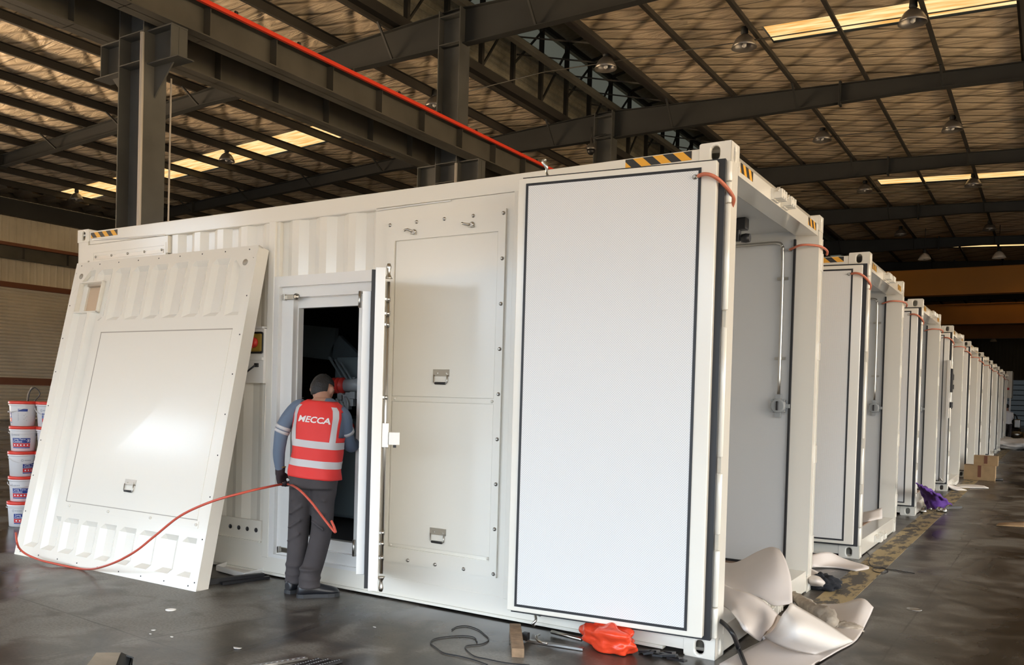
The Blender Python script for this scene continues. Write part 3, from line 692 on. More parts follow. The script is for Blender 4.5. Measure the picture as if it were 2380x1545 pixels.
    for a in range(4): t = a*math.pi/2+.8; lathe(b, [(.012, 0), (.012, -.045)], (-.25+.058*math.cos(t), 2.285, 1.43+.058*math.sin(t)), 'y', 8)
    sw = add('rotary_switch', b, 'grey', R_)
    b = NB(); box(b, -.258, -.242, 2.215, 2.232, 1.395, 1.465, .004); add('switch_knob', b, 'black', sw)
    b = NB(); p = (-.37, 1.62, 2.75); box(b, p[0]-.05, p[0]+.02, p[1]-.05, p[1]+.04, 2.70, 2.785, .008); box(b, p[0]-.09, p[0]-.03, p[1]-.03, p[1]+.03, 2.62, 2.71, .01); lathe(b, [(.03, 0), (.035, .03), (.03, .06)], (p[0]-.02, p[1], 2.64), 'x', 10)
    add('door_contact', b, 'black', R_)
    b = NB(); tube(b, [(-1.2, 1.6, 2.66), (-.47, 1.6, 2.66)], .028, 10); add('tube_lamp', b, 'white2', R_)
    b = NB(); lathe(b, [(.012, 0), (.012, -.03), (.006, -.035)], (-.20, 2.285, 2.64), 'y', 8)
    add('earth_stud', b, 'steel', R_)
    b = NB(); tube(b, spline([(-.20, 2.25, 2.64), (-.1, 2.2, 2.66), (.0, 2.3, 2.66), (.03, 2.44, 2.645), (.02, 2.50, 2.62)]), .009, 6); add('earth_strap', b, 'strap', R_)
    # hinge lugs of the far door, on the far post
    for z in (1.86, 1.06, .36, 2.55):
        b = NB(); box(b, -.02, .008, CW-.06, CW+.012, z-.07, z+.07, .004); add('hinge_lug', b, 'white', R_)
    # ---- near leaf folded back along the long side
    D = bpy.data.objects.new('end_door', None); D.empty_display_size = .1; COL.objects.link(D); D.parent = R_
    D.location = (-.004, -.018, 0); D.rotation_euler = (0, 0, .118)
    b = NB(); box(b, -1.193, -.006, -.072, -.03, .130, 2.774); add('edge_gasket', b, 'black', D)
    b = NB(); box(b, -1.18, -.02, -.032, -.008, .14, 2.77); box(b, -1.200, -.040, -.125, -.068, .150, 2.756, .006); add('door_panel', b, 'white', D)
    xa, xb, za, zb = -1.148, -.122, .180, 2.722; t = .015
    b = NB(); box(b, xa, xb, -.131, -.124, za, za+t); box(b, xa, xb, -.131, -.124, zb-t, zb); box(b, xa, xa+t, -.131, -.124, za+t, zb-t); box(b, xb-t, xb, -.131, -.124, za+t, zb-t); add('liner_gasket', b, 'black', D)
    b = NB(); box(b, xa+t, xb-t, -.129, -.115, za+t, zb-t); add('perforated_liner', b, 'perf', D)
    b = NB(); lathe(b, [(.014, 0), (.014, -.006), (.008, -.008), (.008, -.02)], (-.155, -.129, 2.672), 'y', 8); add('earth_stud', b, 'steel', D)
    b = NB(); 
    sp = spline([(-.135, -.145, 2.672), (-.10, -.165, 2.675), (-.06, -.165, 2.665), (-.02, -.12, 2.64), (.014, -.04, 2.60), (.024, .04, 2.57), (.004, .10, 2.54)], 6)
    tube(b, sp, .011, 6); add('earth_strap', b, 'strap', D)
    return R_
C1 = make_container(); C1['label'] = 'nearest and largest cream container, with the open side door the man leans into'
ypos = [4.22, 8.45, 12.95, 17.15, 21.5, 25.9, 30.2]
clabs = ['second cream container in the row, its open end just beyond the nearest one', 'third container in the row, above the purple cloth', 'fourth container in the row, with the switch panel standing in its opening',
         'fifth container in the row, its dark corner slot over the cardboard boxes', 'sixth container counted from the nearest one', 'seventh container counted from the nearest one', 'eighth and farthest cream container of the row']
CS = [C1]
for y, lb in zip(ypos, clabs):
    o = copy_tree(C1); o.location = (.055, y, 0); o['label'] = lb; CS.append(o)
for o in CS[1:]:   # plain long side for the rest of the row
    pass
b = NB()
x = -6.05+.2; pr = []
while x < -.3: pr += [(x, .012), (x+.07, .012), (x+.14, .048), (x+.21, .048)]; x += .28
for a, c in zip(pr, pr[1:]):
    b.faces.new([b.verts.new((a[0], a[1], .14)), b.verts.new((c[0], c[1], .14)), b.verts.new((c[0], c[1], 2.77)), b.verts.new((a[0], a[1], 2.77))])
side0 = add('side_wall', b, 'white', CS[1], recalc=False)
for o in CS[2:]:
    c = side0.copy(); COL.objects.link(c); c.parent = o

# ------------------------------------------------------------------ long side of the nearest container
def corr(b, x0, x1, z0, z1, y0=.012, d=.036, phase=0.0, pitch=.28):
    pr = [(x0, y0)]; x = x0-((x0-phase) % pitch)-pitch
    k = [(0, 0), (.07, 0), (.14, d), (.21, d)]
    while x < x1:
        for u, v in k:
            if x0 < x+u < x1: pr.append((x+u, y0+v))
        x += pitch
    def yy(u):
        q = (u-phase) % pitch
        return y0+(0 if q < .07 else d*(q-.07)/.07 if q < .14 else d if q < .21 else d*(1-(q-.21)/.07))
    pr[0] = (x0, yy(x0)); pr.append((x1, yy(x1)))
    for a, c in zip(pr, pr[1:]):
        b.faces.new([b.verts.new((a[0], a[1], z0)), b.verts.new((c[0], c[1], z0)), b.verts.new((c[0], c[1], z1)), b.verts.new((a[0], a[1], z1))])
def frame(b, x0, x1, z0, z1, ix0, ix1, iz0, iz1, y0, y1):
    box(b, x0, ix0, y0, y1, z0, z1); box(b, ix1, x1, y0, y1, z0, z1); box(b, ix0, ix1, y0, y1, iz1, z1); box(b, ix0, ix1, y0, y1, z0, iz0)
def bolt(b, x, z, y=0, r=.011):
    lathe(b, [(r, y), (r, y-.003), (r*.72, y-.004), (r*.68, y-.010), (r*.3, y-.012)], (x, 0, z), 'y', 8)
b = NB(); corr(b, -5.9, -3.55, .14, 2.76, .02, .036, -2.975-.07-.28*40)
corr(b, -3.47, -2.50, 2.30, 2.76, .02, .036, -2.975-.07-.28*40)
add('corrugated_panel', b, 'white', C1, recalc=False)
b = NB(); box(b, -3.552, -3.485, -.004, .07, .14, 2.755, .004); box(b, -3.485, -3.455, .02, .06, 2.3, 2.76); add('side_post', b, 'white', C1)
b = NB(); box(b, -5.9, -4.76, -.002, .06, 2.60, 2.745); frame(b, -5.86, -4.78, 2.56, 2.69, -5.80, -4.80, 2.60, 2.665, -.006, .02); add('vent_surround', b, 'white', C1)
b = NB(); box(b, -5.79, -4.81, -.006, 0, 2.602, 2.632)
for i in range(5): bolt(b, -5.765+i*.233, 2.628, -.006)
add('steel_strip', b, 'steel', C1)
b = NB(); frame(b, -5.9, -3.552, .14, .28, -5.8, -5.7, .2, .22, .0, .05); 
add('lower_plate', b, 'white', C1)
b = NB(); box(b, -4.05, -3.56, -.012, .02, .255, .42); box(b, -4.05, -3.56, -.03, .02, .25, .262)
add('lashing_plate', b, 'white', C1)
b = NB()
for i in range(4): lathe(b, [(.018, -.013), (.018, -.016), (.002, -.017)], (-3.90+i*.097, 0, .345), 'y', 12)
add('plate_hole', b, 'black', C1)
# door frame with two steps
b = NB(); frame(b, -3.485, -2.395, .150, 2.325, -3.43, -2.47, .175, 2.245, .0, .07); add('door_frame', b, 'white2', C1)
b = NB(); frame(b, -3.43, -2.47, .175, 2.245, -3.31, -2.62, .255, 2.165, .035, .09); add('door_frame', b, 'white2', C1)
b = NB(); frame(b, -3.34, -2.60, .22, 2.19, -3.30, -2.70, .335, 2.085, .085, .14); add('door_frame', b, 'white2', C1)
for z in (2.165, .215):
    b = NB(); box(b, -3.395, -3.295, .02, .036, z-.02, z+.02, .006); box(b, -3.40, -3.38, .005, .036, z-.024, z+.024, .003); lathe(b, [(.026, .036), (.026, .016), (.012, .012), (.012, .008)], (-3.272, 0, z), 'y', 14)
    add('catch_plate', b, 'steel', C1)
# flat plate with the bolted service panel
b = NB(); box(b, -2.50, -1.37, .006, .05, 2.32, 2.76); box(b, -2.395, -1.37, .006, .05, .14, 2.32); box(b, -1.37, -.15, .0, .05, .14, 2.76, .003); add('flat_panel', b, 'white', C1)
b = NB(); tube(b, spline([at_y(875, 489, -.002), at_y(960, 477, -.003), at_y(1048, 466, -.002)], 4), .006, 5); tube(b, spline([at_y(215, 557, .0), at_y(300, 553, .004), at_y(383, 546, .002)], 4), .008, 5); add('rail_glint', b, 'white2', C1)  # white strips painted in for the bright reflection under the top rail
b = NB(); frame(b, -2.385, -1.42, .268, 2.655, -2.312, -1.474, .372, 2.512, -.013, .01); add('service_frame', b, 'white', C1)
b = NB(); box(b, -2.306, -1.480, -.004, .012, 1.43, 2.506, .002); add('service_panel', b, 'white', C1)
b = NB(); box(b, -2.306, -1.480, -.004, .012, .395, 1.392, .002); add('service_panel', b, 'white', C1)
b = NB(); box(b, -2.312, -1.474, -.002, .012, 1.395, 1.427); bolt(b, -2.285, 1.411, -.002); bolt(b, -1.492, 1.411, -.002); bolt(b, -2.285, .385, -.002, .010); bolt(b, -1.492, .385, -.002, .010); add('panel_rail', b, 'white', C1)
bx = []
for i in range(9): bx += [(-2.357, .293+i*.2915), (-1.439, .293+i*.2915)]
for i in range(1, 4): bx += [(-2.357+i*.2295, .295), (-2.357+i*.2295, 2.628)]
for (x, z) in bx:
    b = NB(); bolt(b, x, z, -.013, .013); add('bolt', b, 'zinc', C1)
def flush_handle(parent, P, U, V, N_, name='flush_handle'):
    """drop handle: plate, bail and black grip; U across, V up, N_ out"""
    f = lambda a, c, d: P+U*a+V*c+N_*d
    H = bpy.data.objects.new(name, None); H.empty_display_size = .05; COL.objects.link(H); H.parent = parent
    def bx_(b, a0, a1, c0, c1, d0, d1):
        vv = [b.verts.new(f(a, c, d)) for a in (a0, a1) for c in (c0, c1) for d in (d0, d1)]
        for q in ((0, 1, 3, 2), (4, 6, 7, 5), (0, 4, 5, 1), (2, 3, 7, 6), (0, 2, 6, 4), (1, 5, 7, 3)): b.faces.new([vv[i] for i in q])
    b = NB(); bx_(b, -.066, .066, -.004, .042, 0, .004); bx_(b, -.05, .05, -.0, .012, .004, .012); bx_(b, -.045, -.025, .012, .02, .004, .012); bx_(b, .025, .045, .012, .02, .004, .012)
    tube(b, [f(-.055, .005, .012), f(-.055, -.045, .012), f(-.045, -.052, .012), f(.045, -.052, .012), f(.055, -.045, .012), f(.055, .005, .012)], .0045, 6)
    add('handle_bail', b, 'steel', H)
    b = NB(); tube(b, [f(-.042, -.052, .012), f(.042, -.052, .012)], .0085, 8); add('handle_grip', b, 'black', H)
    return H
VX, VY, VZ = Vector((1, 0, 0)), Vector((0, 1, 0)), Vector((0, 0, 1))
flush_handle(C1, Vector((-1.895, -.004, 1.575)), VX, VZ, -VY); flush_handle(C1, Vector((-1.888, -.004, .50)), VX, VZ, -VY)
for (x, z, a) in ((-2.145, 2.56, .6), (-1.675, 2.57, -.9)):
    b = NB(); lathe(b, [(.02, -.008), (.02, -.02), (.012, -.03)], (x, 0, z), 'y', 10); tube(b, [(x, -.02, z), (x-.04, -.045, z+.012+a*.01), (x-.06, -.05, z+.01)], .008, 8); tube(b, [(x+.02, -.018, z-.015), (x-.02, -.03, z-.01)], .006, 6); add('swing_hook', b, 'steel', C1)
# door holders above and below the folded end door
b = NB(); tube(b, spline([(-1.085, .0, 2.80), (-1.085, -.10, 2.81), (-1.08, -.12, 2.85), (-1.10, -.13, 2.885), (-1.085, -.12, 2.90)], 4), [.008]*8+[.012]*8+[.008], 8); add('door_holder', b, 'steel', C1)
b = NB(); tube(b, spline([(-1.085, -.03, .105), (-1.09, -.08, .10), (-1.075, -.1, .07), (-1.09, -.11, .045), (-1.085, -.1, .03)], 4), .009, 8); box(b, -1.105, -1.065, -.06, -.0, .085, .105); add('door_holder', b, 'steel', C1)
# switch boxes beside the door frame
b = NB(); p = at_y(598, 795, -.02)
box(b, -3.80, -3.553, -.03, .05, 1.70, 1.93); box(b, -3.82, -3.553, -.05, .05, 1.925, 1.94); box(b, -3.82, -3.553, -.05, .05, 1.68, 1.70); box(b, -3.82, -3.553, -.03, .05, 1.50, 1.68); add('switch_housing', b, 'white2', C1)
b = NB(); box(b, -3.72, -3.555, -.05, -.03, 1.73, 1.90, .015); sf = add('switch_frame', b, 'black', C1)
b = NB(); box(b, -3.70, -3.56, -.056, -.048, 1.745, 1.885, .01); add('switch_plate', b, 'yellowknob', sf)
b = NB(); lathe(b, [(.04, -.05), (.04, -.07), (.025, -.085)], (-3.63, 0, 1.815), 'y', 16); box(b, -3.64, -3.62, -.09, -.08, 1.77, 1.86); add('switch_knob', b, 'redknob', sf)
b = NB(); box(b, -3.635, -3.605, -.05, -.03, 1.625, 1.655); tube(b, [(-3.62, -.05, 1.64), (-3.74, -.06, 1.565)], .007, 6); add('crank_lever', b, 'black', C1)
# ---------------- access door leaf, open and seen edge-on
DR = bpy.data.objects.new('access_door', None); DR.empty_display_size = .1; COL.objects.link(DR); DR.parent = C1
hx, hy = -2.475, -.02; dirv = Vector((.615, -.79, 0)).normalized(); nrm = Vector((dirv.y, -dirv.x, 0))*-1   # nrm: outer face, towards +x +y
DR.location = (hx, hy, 0); DR.rotation_euler = (0, 0, math.atan2(dirv.y, dirv.x))
# local: x along the leaf, y = outer side
b = NB(); box(b, .0, .745, .012, .075, .195, 2.235, .004); add('door_skin', b, 'white2', DR)
b = NB(); box(b, .0, .735, -.012, .012, .21, 2.22); add('door_gasket', b, 'black', DR)
b = NB(); box(b, .04, .70, -.066, -.012, .29, 2.09, .004); add('door_tray', b, 'white2', DR)
b = NB(); xr = .70; yr = .095
tube(b, [(xr, yr, .30), (xr, yr, 2.15)], .012, 10); tube(b, [(xr-.035, yr+.0, .45), (xr-.035, yr, 2.0)], .008, 8)
for z in (.27, 2.18): s = 1 if z > 1 else -1; lathe(b, [(.026, -.01*s), (.02, .0), (.01, .02*s), (.014, .05*s), (.017, .065*s), (.01, .085*s)], (xr, yr, z), 'z', 12)
for z in (.40, .49, .56, 1.42, 2.04, 1.95, 1.88): lathe(b, [(.016, -.014), (.016, .014)], (xr, yr, z), 'z', 12); box(b, xr-.03, xr+.012, .075, .10, z-.007, z+.007)
box(b, xr-.04, xr+.012, .075, .12, 1.10, 1.26, .004)
add('lock_bar', b, 'steel', DR)
b = NB(); box(b, xr-.02, xr+.02, .12, .19, 1.12, 1.20, .003); pl = add('padlock', b, 'white2', DR)
b = NB(); box(b, xr-.06, xr-.03, .15, .17, 1.10, 1.13); add('key', b, 'black', pl)
for z in (.255, 2.06):
    b = NB(); lathe(b, [(.012, .0), (.012, .12)], (-2.64, .02, z), 'z', 8); add('door_hinge', b, 'steel', C1)

# inside of the engine room, black
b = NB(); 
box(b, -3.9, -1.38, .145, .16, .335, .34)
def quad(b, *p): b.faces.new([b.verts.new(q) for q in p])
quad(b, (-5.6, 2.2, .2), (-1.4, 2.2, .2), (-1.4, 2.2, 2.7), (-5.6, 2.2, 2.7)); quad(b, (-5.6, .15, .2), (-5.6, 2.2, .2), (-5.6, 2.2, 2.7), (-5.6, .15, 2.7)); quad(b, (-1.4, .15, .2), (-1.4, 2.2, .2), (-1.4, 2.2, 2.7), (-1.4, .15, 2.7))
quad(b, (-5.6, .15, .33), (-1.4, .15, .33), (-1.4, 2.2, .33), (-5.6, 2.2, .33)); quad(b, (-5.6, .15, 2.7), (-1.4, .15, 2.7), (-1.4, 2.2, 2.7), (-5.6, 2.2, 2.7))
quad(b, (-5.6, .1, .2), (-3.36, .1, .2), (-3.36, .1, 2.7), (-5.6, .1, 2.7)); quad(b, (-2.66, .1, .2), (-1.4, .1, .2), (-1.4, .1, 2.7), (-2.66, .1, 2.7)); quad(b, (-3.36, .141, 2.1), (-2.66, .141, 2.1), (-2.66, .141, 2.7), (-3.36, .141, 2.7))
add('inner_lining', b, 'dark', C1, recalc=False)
EN = root('diesel_engine', (-3.4, 1.2, .34), 'grey diesel engine in the dark behind the man, with a red hose coupling', 'engine')
def EL(u, v, y): return at_y(u, v, y)-Vector((-3.4, 1.2, .34))
p0 = EL(770, 935, .75); 
b = NB(); a0 = EL(770, 1230, .9); a1 = EL(850, 1000, .9); box(b, a0.x-.3, a1.x+.5, -.3, .5, .02, a1.z+.1, .03); add('engine_block', b, 'engine', EN)
b = NB(); a = EL(800, 860, .8); box(b, a.x-.16, a.x+.4, -.35, .1, a.z-.14, a.z+.12, .03)
for i in range(3): bar(b, EL(765+14*i, 830+6*i, .74), EL(800+10*i, 885, .72), .015, .015)
add('charge_cooler', b, 'engine', EN)
b = NB(); tube(b, [EL(775, 896, .7), EL(802, 895, .72)], .062, 20)
for t in (.0, .35, .7): 
    q = EL(775, 896, .7).lerp(EL(802, 895, .72), t); tube(b, [q, q+Vector((.02, .0, 0))], .067, 20)
add('hose_coupling', b, 'redknob', EN)['label'] = 'red hose coupling'
b = NB(); tube(b, [EL(800, 896, .73), EL(850, 893, .75)], .055, 20); add('charge_pipe', b, 'grey', EN)
b = NB()
for (x_, y_) in ((782, 945), (792, 950), (803, 940)):
    tube(b, spline([EL(x_, y_-18, .7), EL(x_+6, y_, .68), EL(x_+2, y_+22, .7)], 5), .012, 7)
for _ in range(14):
    q = EL(random.uniform(790, 822), random.uniform(915, 985), .72); box(b, q.x-.025, q.x+.03, q.y-.02, q.y+.02, q.z-.03, q.z+.03, .004)
add('fuel_fittings', b, 'grey', EN)
b = NB(); q = EL(817, 992, .5); lathe(b, [(.035, 0), (.035, -.02), (.012, -.03)], q, 'y', 14); add('valve_wheel', b, 'redknob', EN)
b = NB(); tube(b, [EL(765, 880, .9), EL(825, 878, .72)], .006, 6); add('fuel_pipe', b, 'engine', EN)
b = NB(); tube(b, [EL(690, 923, 1.1), EL(706, 924, 1.1)], .005, 5); add('steel_rod', b, 'steel', EN)
b = NB(); bar(b, EL(690, 790, 1.3), EL(780, 800, 1.3), .05, .3); bar(b, EL(780, 800, 1.3), EL(830, 850, 1.3), .05, .2); add('air_duct', b, 'engine', EN)

# ------------------------------------------------------------------ leaning wall panel
c00, c10 = Vector((-5.704, -.778, 0)), Vector((-3.459, -.734, 0)); c01, c11 = Vector((-5.87, -.125, 2.559)), Vector((-3.535, -.125, 2.557))
LPn = root('wall_panel', (-4.6, -.75, 0), 'cream corrugated wall panel leaning on the nearest container, with a large flat hatch and a small window hole', 'wall panel')
Nn = (c10-c00).cross(c01-c00).normalized()      # points towards the camera side
if Nn.y > 0: Nn = -Nn
Wp, Hp = 2.29, 2.64
def PP(u, v, d=0):     # u, v in metres across and up the panel, d out of the face
    a, c = u/Wp, v/Hp
    return c00*(1-a)*(1-c)+c10*a*(1-c)+c01*(1-a)*c+c11*a*c+Nn*d-LPn.location
def pbox(b, u0, u1, v0, v1, d0, d1, mi=0):
    vv = [b.verts.new(PP(u, v, d)) for u in (u0, u1) for v in (v0, v1) for d in (d0, d1)]
    for q in ((0, 1, 3, 2), (4, 6, 7, 5), (0, 4, 5, 1), (2, 3, 7, 6), (0, 2, 6, 4), (1, 5, 7, 3)): b.faces.new([vv[i] for i in q]).material_index = mi
# sheet: corrugation parallel to the sides, with flat border, window hole and hatch area
def inv(u_, v_):   # pixel on the photo to panel coordinates (solved on the face plane)
    d = ray(u_, v_); t = (c00-CAM).dot(Nn)/d.dot(Nn); P = CAM+d*t
    u, v = Wp/2, Hp/2
    for _ in range(12):
        Q = PP(u, v)+LPn.location; e = P-Q
        du = (PP(u+.01, v)-PP(u, v))*100; dv = (PP(u, v+.01)-PP(u, v))*100
        u += e.dot(du)/du.dot(du); v += e.dot(dv)/dv.dot(dv)
    return u, v
hu0, hv1 = inv(238, 773); hu1, _ = inv(548, 765); hv0 = inv(158, 1165)[1]
wu0, wv1 = inv(180, 655); wu1, wv0 = inv(228, 728)
wu0, wu1 = .10, .10+.34; wv0, wv1 = inv(190, 727)[1], inv(200, 655)[1]
b = NB(); us = []; u = .0; Bd = .085
prof = [(0, 0), (Bd, 0)]
u = Bd+.02
while u < Wp-Bd-.14: prof += [(u, 0), (u+.05, -.032), (u+.15, -.032), (u+.20, 0)]; u += .243
prof += [(Wp-Bd, 0), (Wp, 0)]
prof = sorted(set(prof)); hu0_, hu1_, hv0_, hv1_ = hu0-.10, hu1+.10, hv0-.13, hv1+.11
SL = .04
vlev = sorted([0, Bd, Bd+SL, hv0_-SL, hv0_, hv1_, hv1_+SL, wv0, wv1, Hp-Bd-SL, Hp-Bd, Hp])
def pd(u):
    for a, c in zip(prof, prof[1:]):
        if a[0] <= u <= c[0]: return a[1]+(c[1]-a[1])*(u-a[0])/max(1e-6, c[0]-a[0])
    return 0
def dep(u, v, mu):
    k = min(1, max(0, (v-Bd)/SL), max(0, (Hp-Bd-v)/SL))
    if hu0_ < mu < hu1_: k = min(k, max(0, (hv0_-v)/SL, (v-hv1_)/SL))
    return pd(u)*k
ulist = sorted({p[0] for p in prof}|{wu0, wu1, hu0_, hu1_})
for v0, v1 in zip(vlev, vlev[1:]):
    if v1-v0 < 1e-6: continue
    for u0, u1 in zip(ulist, ulist[1:]):
        mu, mv = (u0+u1)/2, (v0+v1)/2
        if wu0 < mu < wu1 and wv0 < mv < wv1: continue
        quad(b, PP(u0, v0, dep(u0, v0, mu)), PP(u1, v0, dep(u1, v0, mu)), PP(u1, v1, dep(u1, v1, mu)), PP(u0, v1, dep(u0, v1, mu)))
add('corrugated_sheet', b, 'white', LPn, recalc=False)
b = NB(); pbox(b, Wp-.012, Wp, 0, Hp, -.115, -.001); pbox(b, 0, .012, 0, Hp, -.1, -.001); pbox(b, 0, Wp, 0, .012, -.1, -.001); pbox(b, 0, Wp, Hp-.012, Hp, -.05, -.001); add('edge_flange', b, 'white', LPn)
b = NB(); pbox(b, hu0+.006, hu1-.002, hv0+.006, hv1-.006, -.006, .004); hatch = add('hatch', b, 'white', LPn)
b = NB(); t = .006; pbox(b, hu0-.01, hu1, hv1-t, hv1+.004, -.001, .0018); pbox(b, hu0-.008, hu0+.002, hv0, hv1, -.001, .0018); pbox(b, hu0, hu1, hv0-.002, hv0+.004, -.001, .0018); add('hatch_gap', b, 'gap', LPn)  # thin strips coloured like the shadow around the hatch
b = NB(); pbox(b, hu0-.0, hu1+.02, hv0-.06, hv0-.008, -.002, .004)
for i in range(4):
    q = PP(hu0+.06+i*(hu1-hu0-.06)/3, hv0-.034, .004); tube(b, [q, q+Nn*.01], .010, 8)
add('hatch_rail', b, 'white', LPn)
u_, v_ = inv(305, 1130)
flush_handle(LPn, PP(u_, v_+.01, .005), (PP(1, 1)-PP(0, 1)).normalized(), (PP(1, 1)-PP(1, 0)).normalized(), Nn)
b = NB(); pbox(b, wu0, wu0+.012, wv0, wv1, -.1, .004); pbox(b, wu1-.012, wu1, wv0, wv1, -.1, .004); pbox(b, wu0, wu1, wv1-.012, wv1, -.1, .004); pbox(b, wu0, wu1, wv0, wv0+.012, -.1, .004); pbox(b, wu0+.012, wu0+.075, wv0+.012, wv1-.012, -.055, -.045); pbox(b, wu0+.075, wu0+.085, wv0+.012, wv1-.012, -.07, -.045)
add('window_box', b, 'white', LPn)
M['peach'] = mat('tan_backing_board', (.62, .46, .31), .5)
b = NB(); pbox(b, wu0+.085, wu1-.012, wv0+.012, wv1-.012, -.07, -.064); add('backing_board', b, 'peach', LPn)['label'] = 'tan board behind the small window hole'
b = NB(); pbox(b, wu0+.085, wu1-.012, wv1-.035, wv1-.012, -.064, -.03); add('window_rail', b, 'zinc', LPn)
# corner gussets with lifting holes
for s in (0, 1):
    b = NB(); U = (lambda a: a) if s == 0 else (lambda a: Wp-a)
    quad(b, PP(U(.02), Hp-.05, .002), PP(U(.26), Hp-.06, .002), PP(U(.03), Hp-.30, .002))
    quad(b, PP(U(.26), Hp-.06, .002), PP(U(.03), Hp-.30, .002), PP(U(.03), Hp-.30, -.03), PP(U(.26), Hp-.06, -.03))
    g_ = add('corner_gusset', b, 'white', LPn, recalc=False)
    b = NB(); q = PP(U(.11), Hp-.135, .0025); tube(b, [q, q+Nn*.0025], .026, 16); add('lifting_hole', b, 'gap', g_)
b = NB()
hs = [(u, .03) for u in [.08+i*.265 for i in range(9)]]+[(u, Hp-.03) for u in [.08+i*.265 for i in range(9)]]+[(.03, v) for v in [.06+i*.31 for i in range(9)]]+[(Wp-.03, v) for v in [.06+i*.31 for i in range(9)]]
for (u, v) in hs: q = PP(u, v, .0005); tube(b, [q, q+Nn*.0015], .006, 6)
o = add('bolt_holes', b, 'black', LPn); o['kind'] = 'stuff'

# ------------------------------------------------------------------ pails
def pail_proto():
    R_ = root('plastic_pail', (0, 0, 0), 'x', 'pail', 'stacked coolant pails')
    b = NB(); lathe(b, [(.105, 0), (.112, .004), (.128, .225), (.128, .235), (.0, .235)], seg=32); add('body', b, 'bucket', R_)
    b = NB(); lathe(b, [(.134, .206), (.136, .212), (.1345, .222), (.127, .226)], seg=32); add('rim', b, 'bucket', R_)
    b = NB(); lathe(b, [(.134, .224), (.138, .226), (.137, .250), (.130, .253), (.0, .250)], seg=32); add('lid', b, 'lid', R_)
    return R_
def wrap(b, th0, z0, lift=.0008):
    for v in b.verts:
        z = z0+v.co.y; r = .112+.016*(z/.225)+lift+v.co.z; a = th0+v.co.x/.12
        v.co = Vector((r*math.sin(a), -r*math.cos(a), z))
def patch(x0, x1, z0, z1, th, n=14, lift=.0005):
    b = NB(); g = [[b.verts.new((x0+(x1-x0)*i/n, zz, 0)) for zz in (z0, z1)] for i in range(n+1)]
    for a, c in zip(g, g[1:]): b.faces.new((a[0], c[0], c[1], a[1]))
    wrap(b, th, 0, lift); return b
PR = pail_proto()
def pail_label(R_, th):
    L_ = add('front_label', patch(-.075, .105, .085, .135, th), 'blue', R_, recalc=False)
    add('label_band', patch(-.075, .105, .045, .083, th), 'redlab', L_, recalc=False); add('label_band', patch(-.075, .105, .032, .042, th), 'blue', L_, recalc=False)
    t = text_bm('Long Term', .026); 
    bmesh.ops.translate(t, vec=(0.0, .122, 0), verts=t.verts); wrap(t, th, 0, .0012); add('label_text', t, 'ltext', L_, recalc=False)
    t = text_bm('Coolant', .028); bmesh.ops.translate(t, vec=(-.02, .099, 0), verts=t.verts); wrap(t, th, 0, .0012); add('label_text', t, 'ltext', L_, recalc=False)
    b = NB()     # snowflake
    for k in range(3):
        a = k*math.pi/3; dx, dy = math.cos(a)*.018, math.sin(a)*.018; nx_, ny_ = -dy*.13, dx*.13
        b.faces.new([b.verts.new((.085+s*dx+q*nx_, .11+s*dy+q*ny_, 0)) for s, q in ((-1, -1), (1, -1), (1, 1), (-1, 1))])
    wrap(b, th, 0, .0012); add('snowflake_mark', b, 'ltext', L_, recalc=False)
    b = NB()
    for i in range(5): b.faces.new([b.verts.new((-.05+i*.032+.008*math.cos(k*math.pi/4), .064+.008*math.sin(k*math.pi/4), 0)) for k in range(8)])
    wrap(b, th, 0, .0012); add('label_icons', b, 'ltext', L_, recalc=False)
    b = NB(); o_ = [(.0, .178), (.011, .172), (.011, .158), (0, .152), (-.011, .158), (-.011, .172)]; i_ = [(x*.6, .165+(z-.165)*.6) for x, z in o_]
    for k in range(6): b.faces.new([b.verts.new((q[0]-.08, q[1], 0)) for q in (o_[k], o_[(k+1) % 6], i_[(k+1) % 6], i_[k])])
    for k in range(4): x = -.06+k*.016; b.faces.new([b.verts.new((x+dx, .165+dz, 0)) for dx, dz in ((0, -.005), (.012, -.005), (.012, .005), (0, .005))])
    wrap(b, th, 0, .001); add('maker_mark', b, 'lgrey', L_, recalc=False)
    # back text block, a quarter turn away
    L2 = add('back_label', patch(-.045, .045, .15, .175, th+1.9), 'blue', R_, recalc=False)
    b = NB()
    for i in range(7):
        z = .135-i*.013; b.faces.new([b.verts.new(q) for q in ((-.045, z, 0), (.04-.012*(i % 3), z, 0), (.04-.012*(i % 3), z+.005, 0), (-.045, z+.005, 0))])
    wrap(b, th+1.9, 0, .001); add('label_lines', b, 'lgrey', L2, recalc=False)
def pail_bail(R_, th, low):
    b = NB(); pts = []
    for k in range(15):
        a = -1.45+2.9*k/14; z = .195-low*math.cos(a)**1*.9; pts.append((.139*math.sin(th+a), -.139*math.cos(th+a), z))
    tube(b, pts, .0035, 6); add('wire_bail', b, 'bucket', R_)
hd = Vector((_d.x, _d.y, 0)).normalized(); hr = Vector((RR.x, RR.y, 0)).normalized()
vdir = math.atan2(CX+7.2, -(CY-0.1))     # rotation that turns a label to the camera
base = Vector((-7.12, .12, 0))
turns = [[1.9-3.5, .25], [.0, .95], [1.0, -1.2-.4], [.1, -1.5], [.35, -.9]]
rows_w = ['topmost', 'second from top', 'middle one', 'second from floor', 'bottom one']
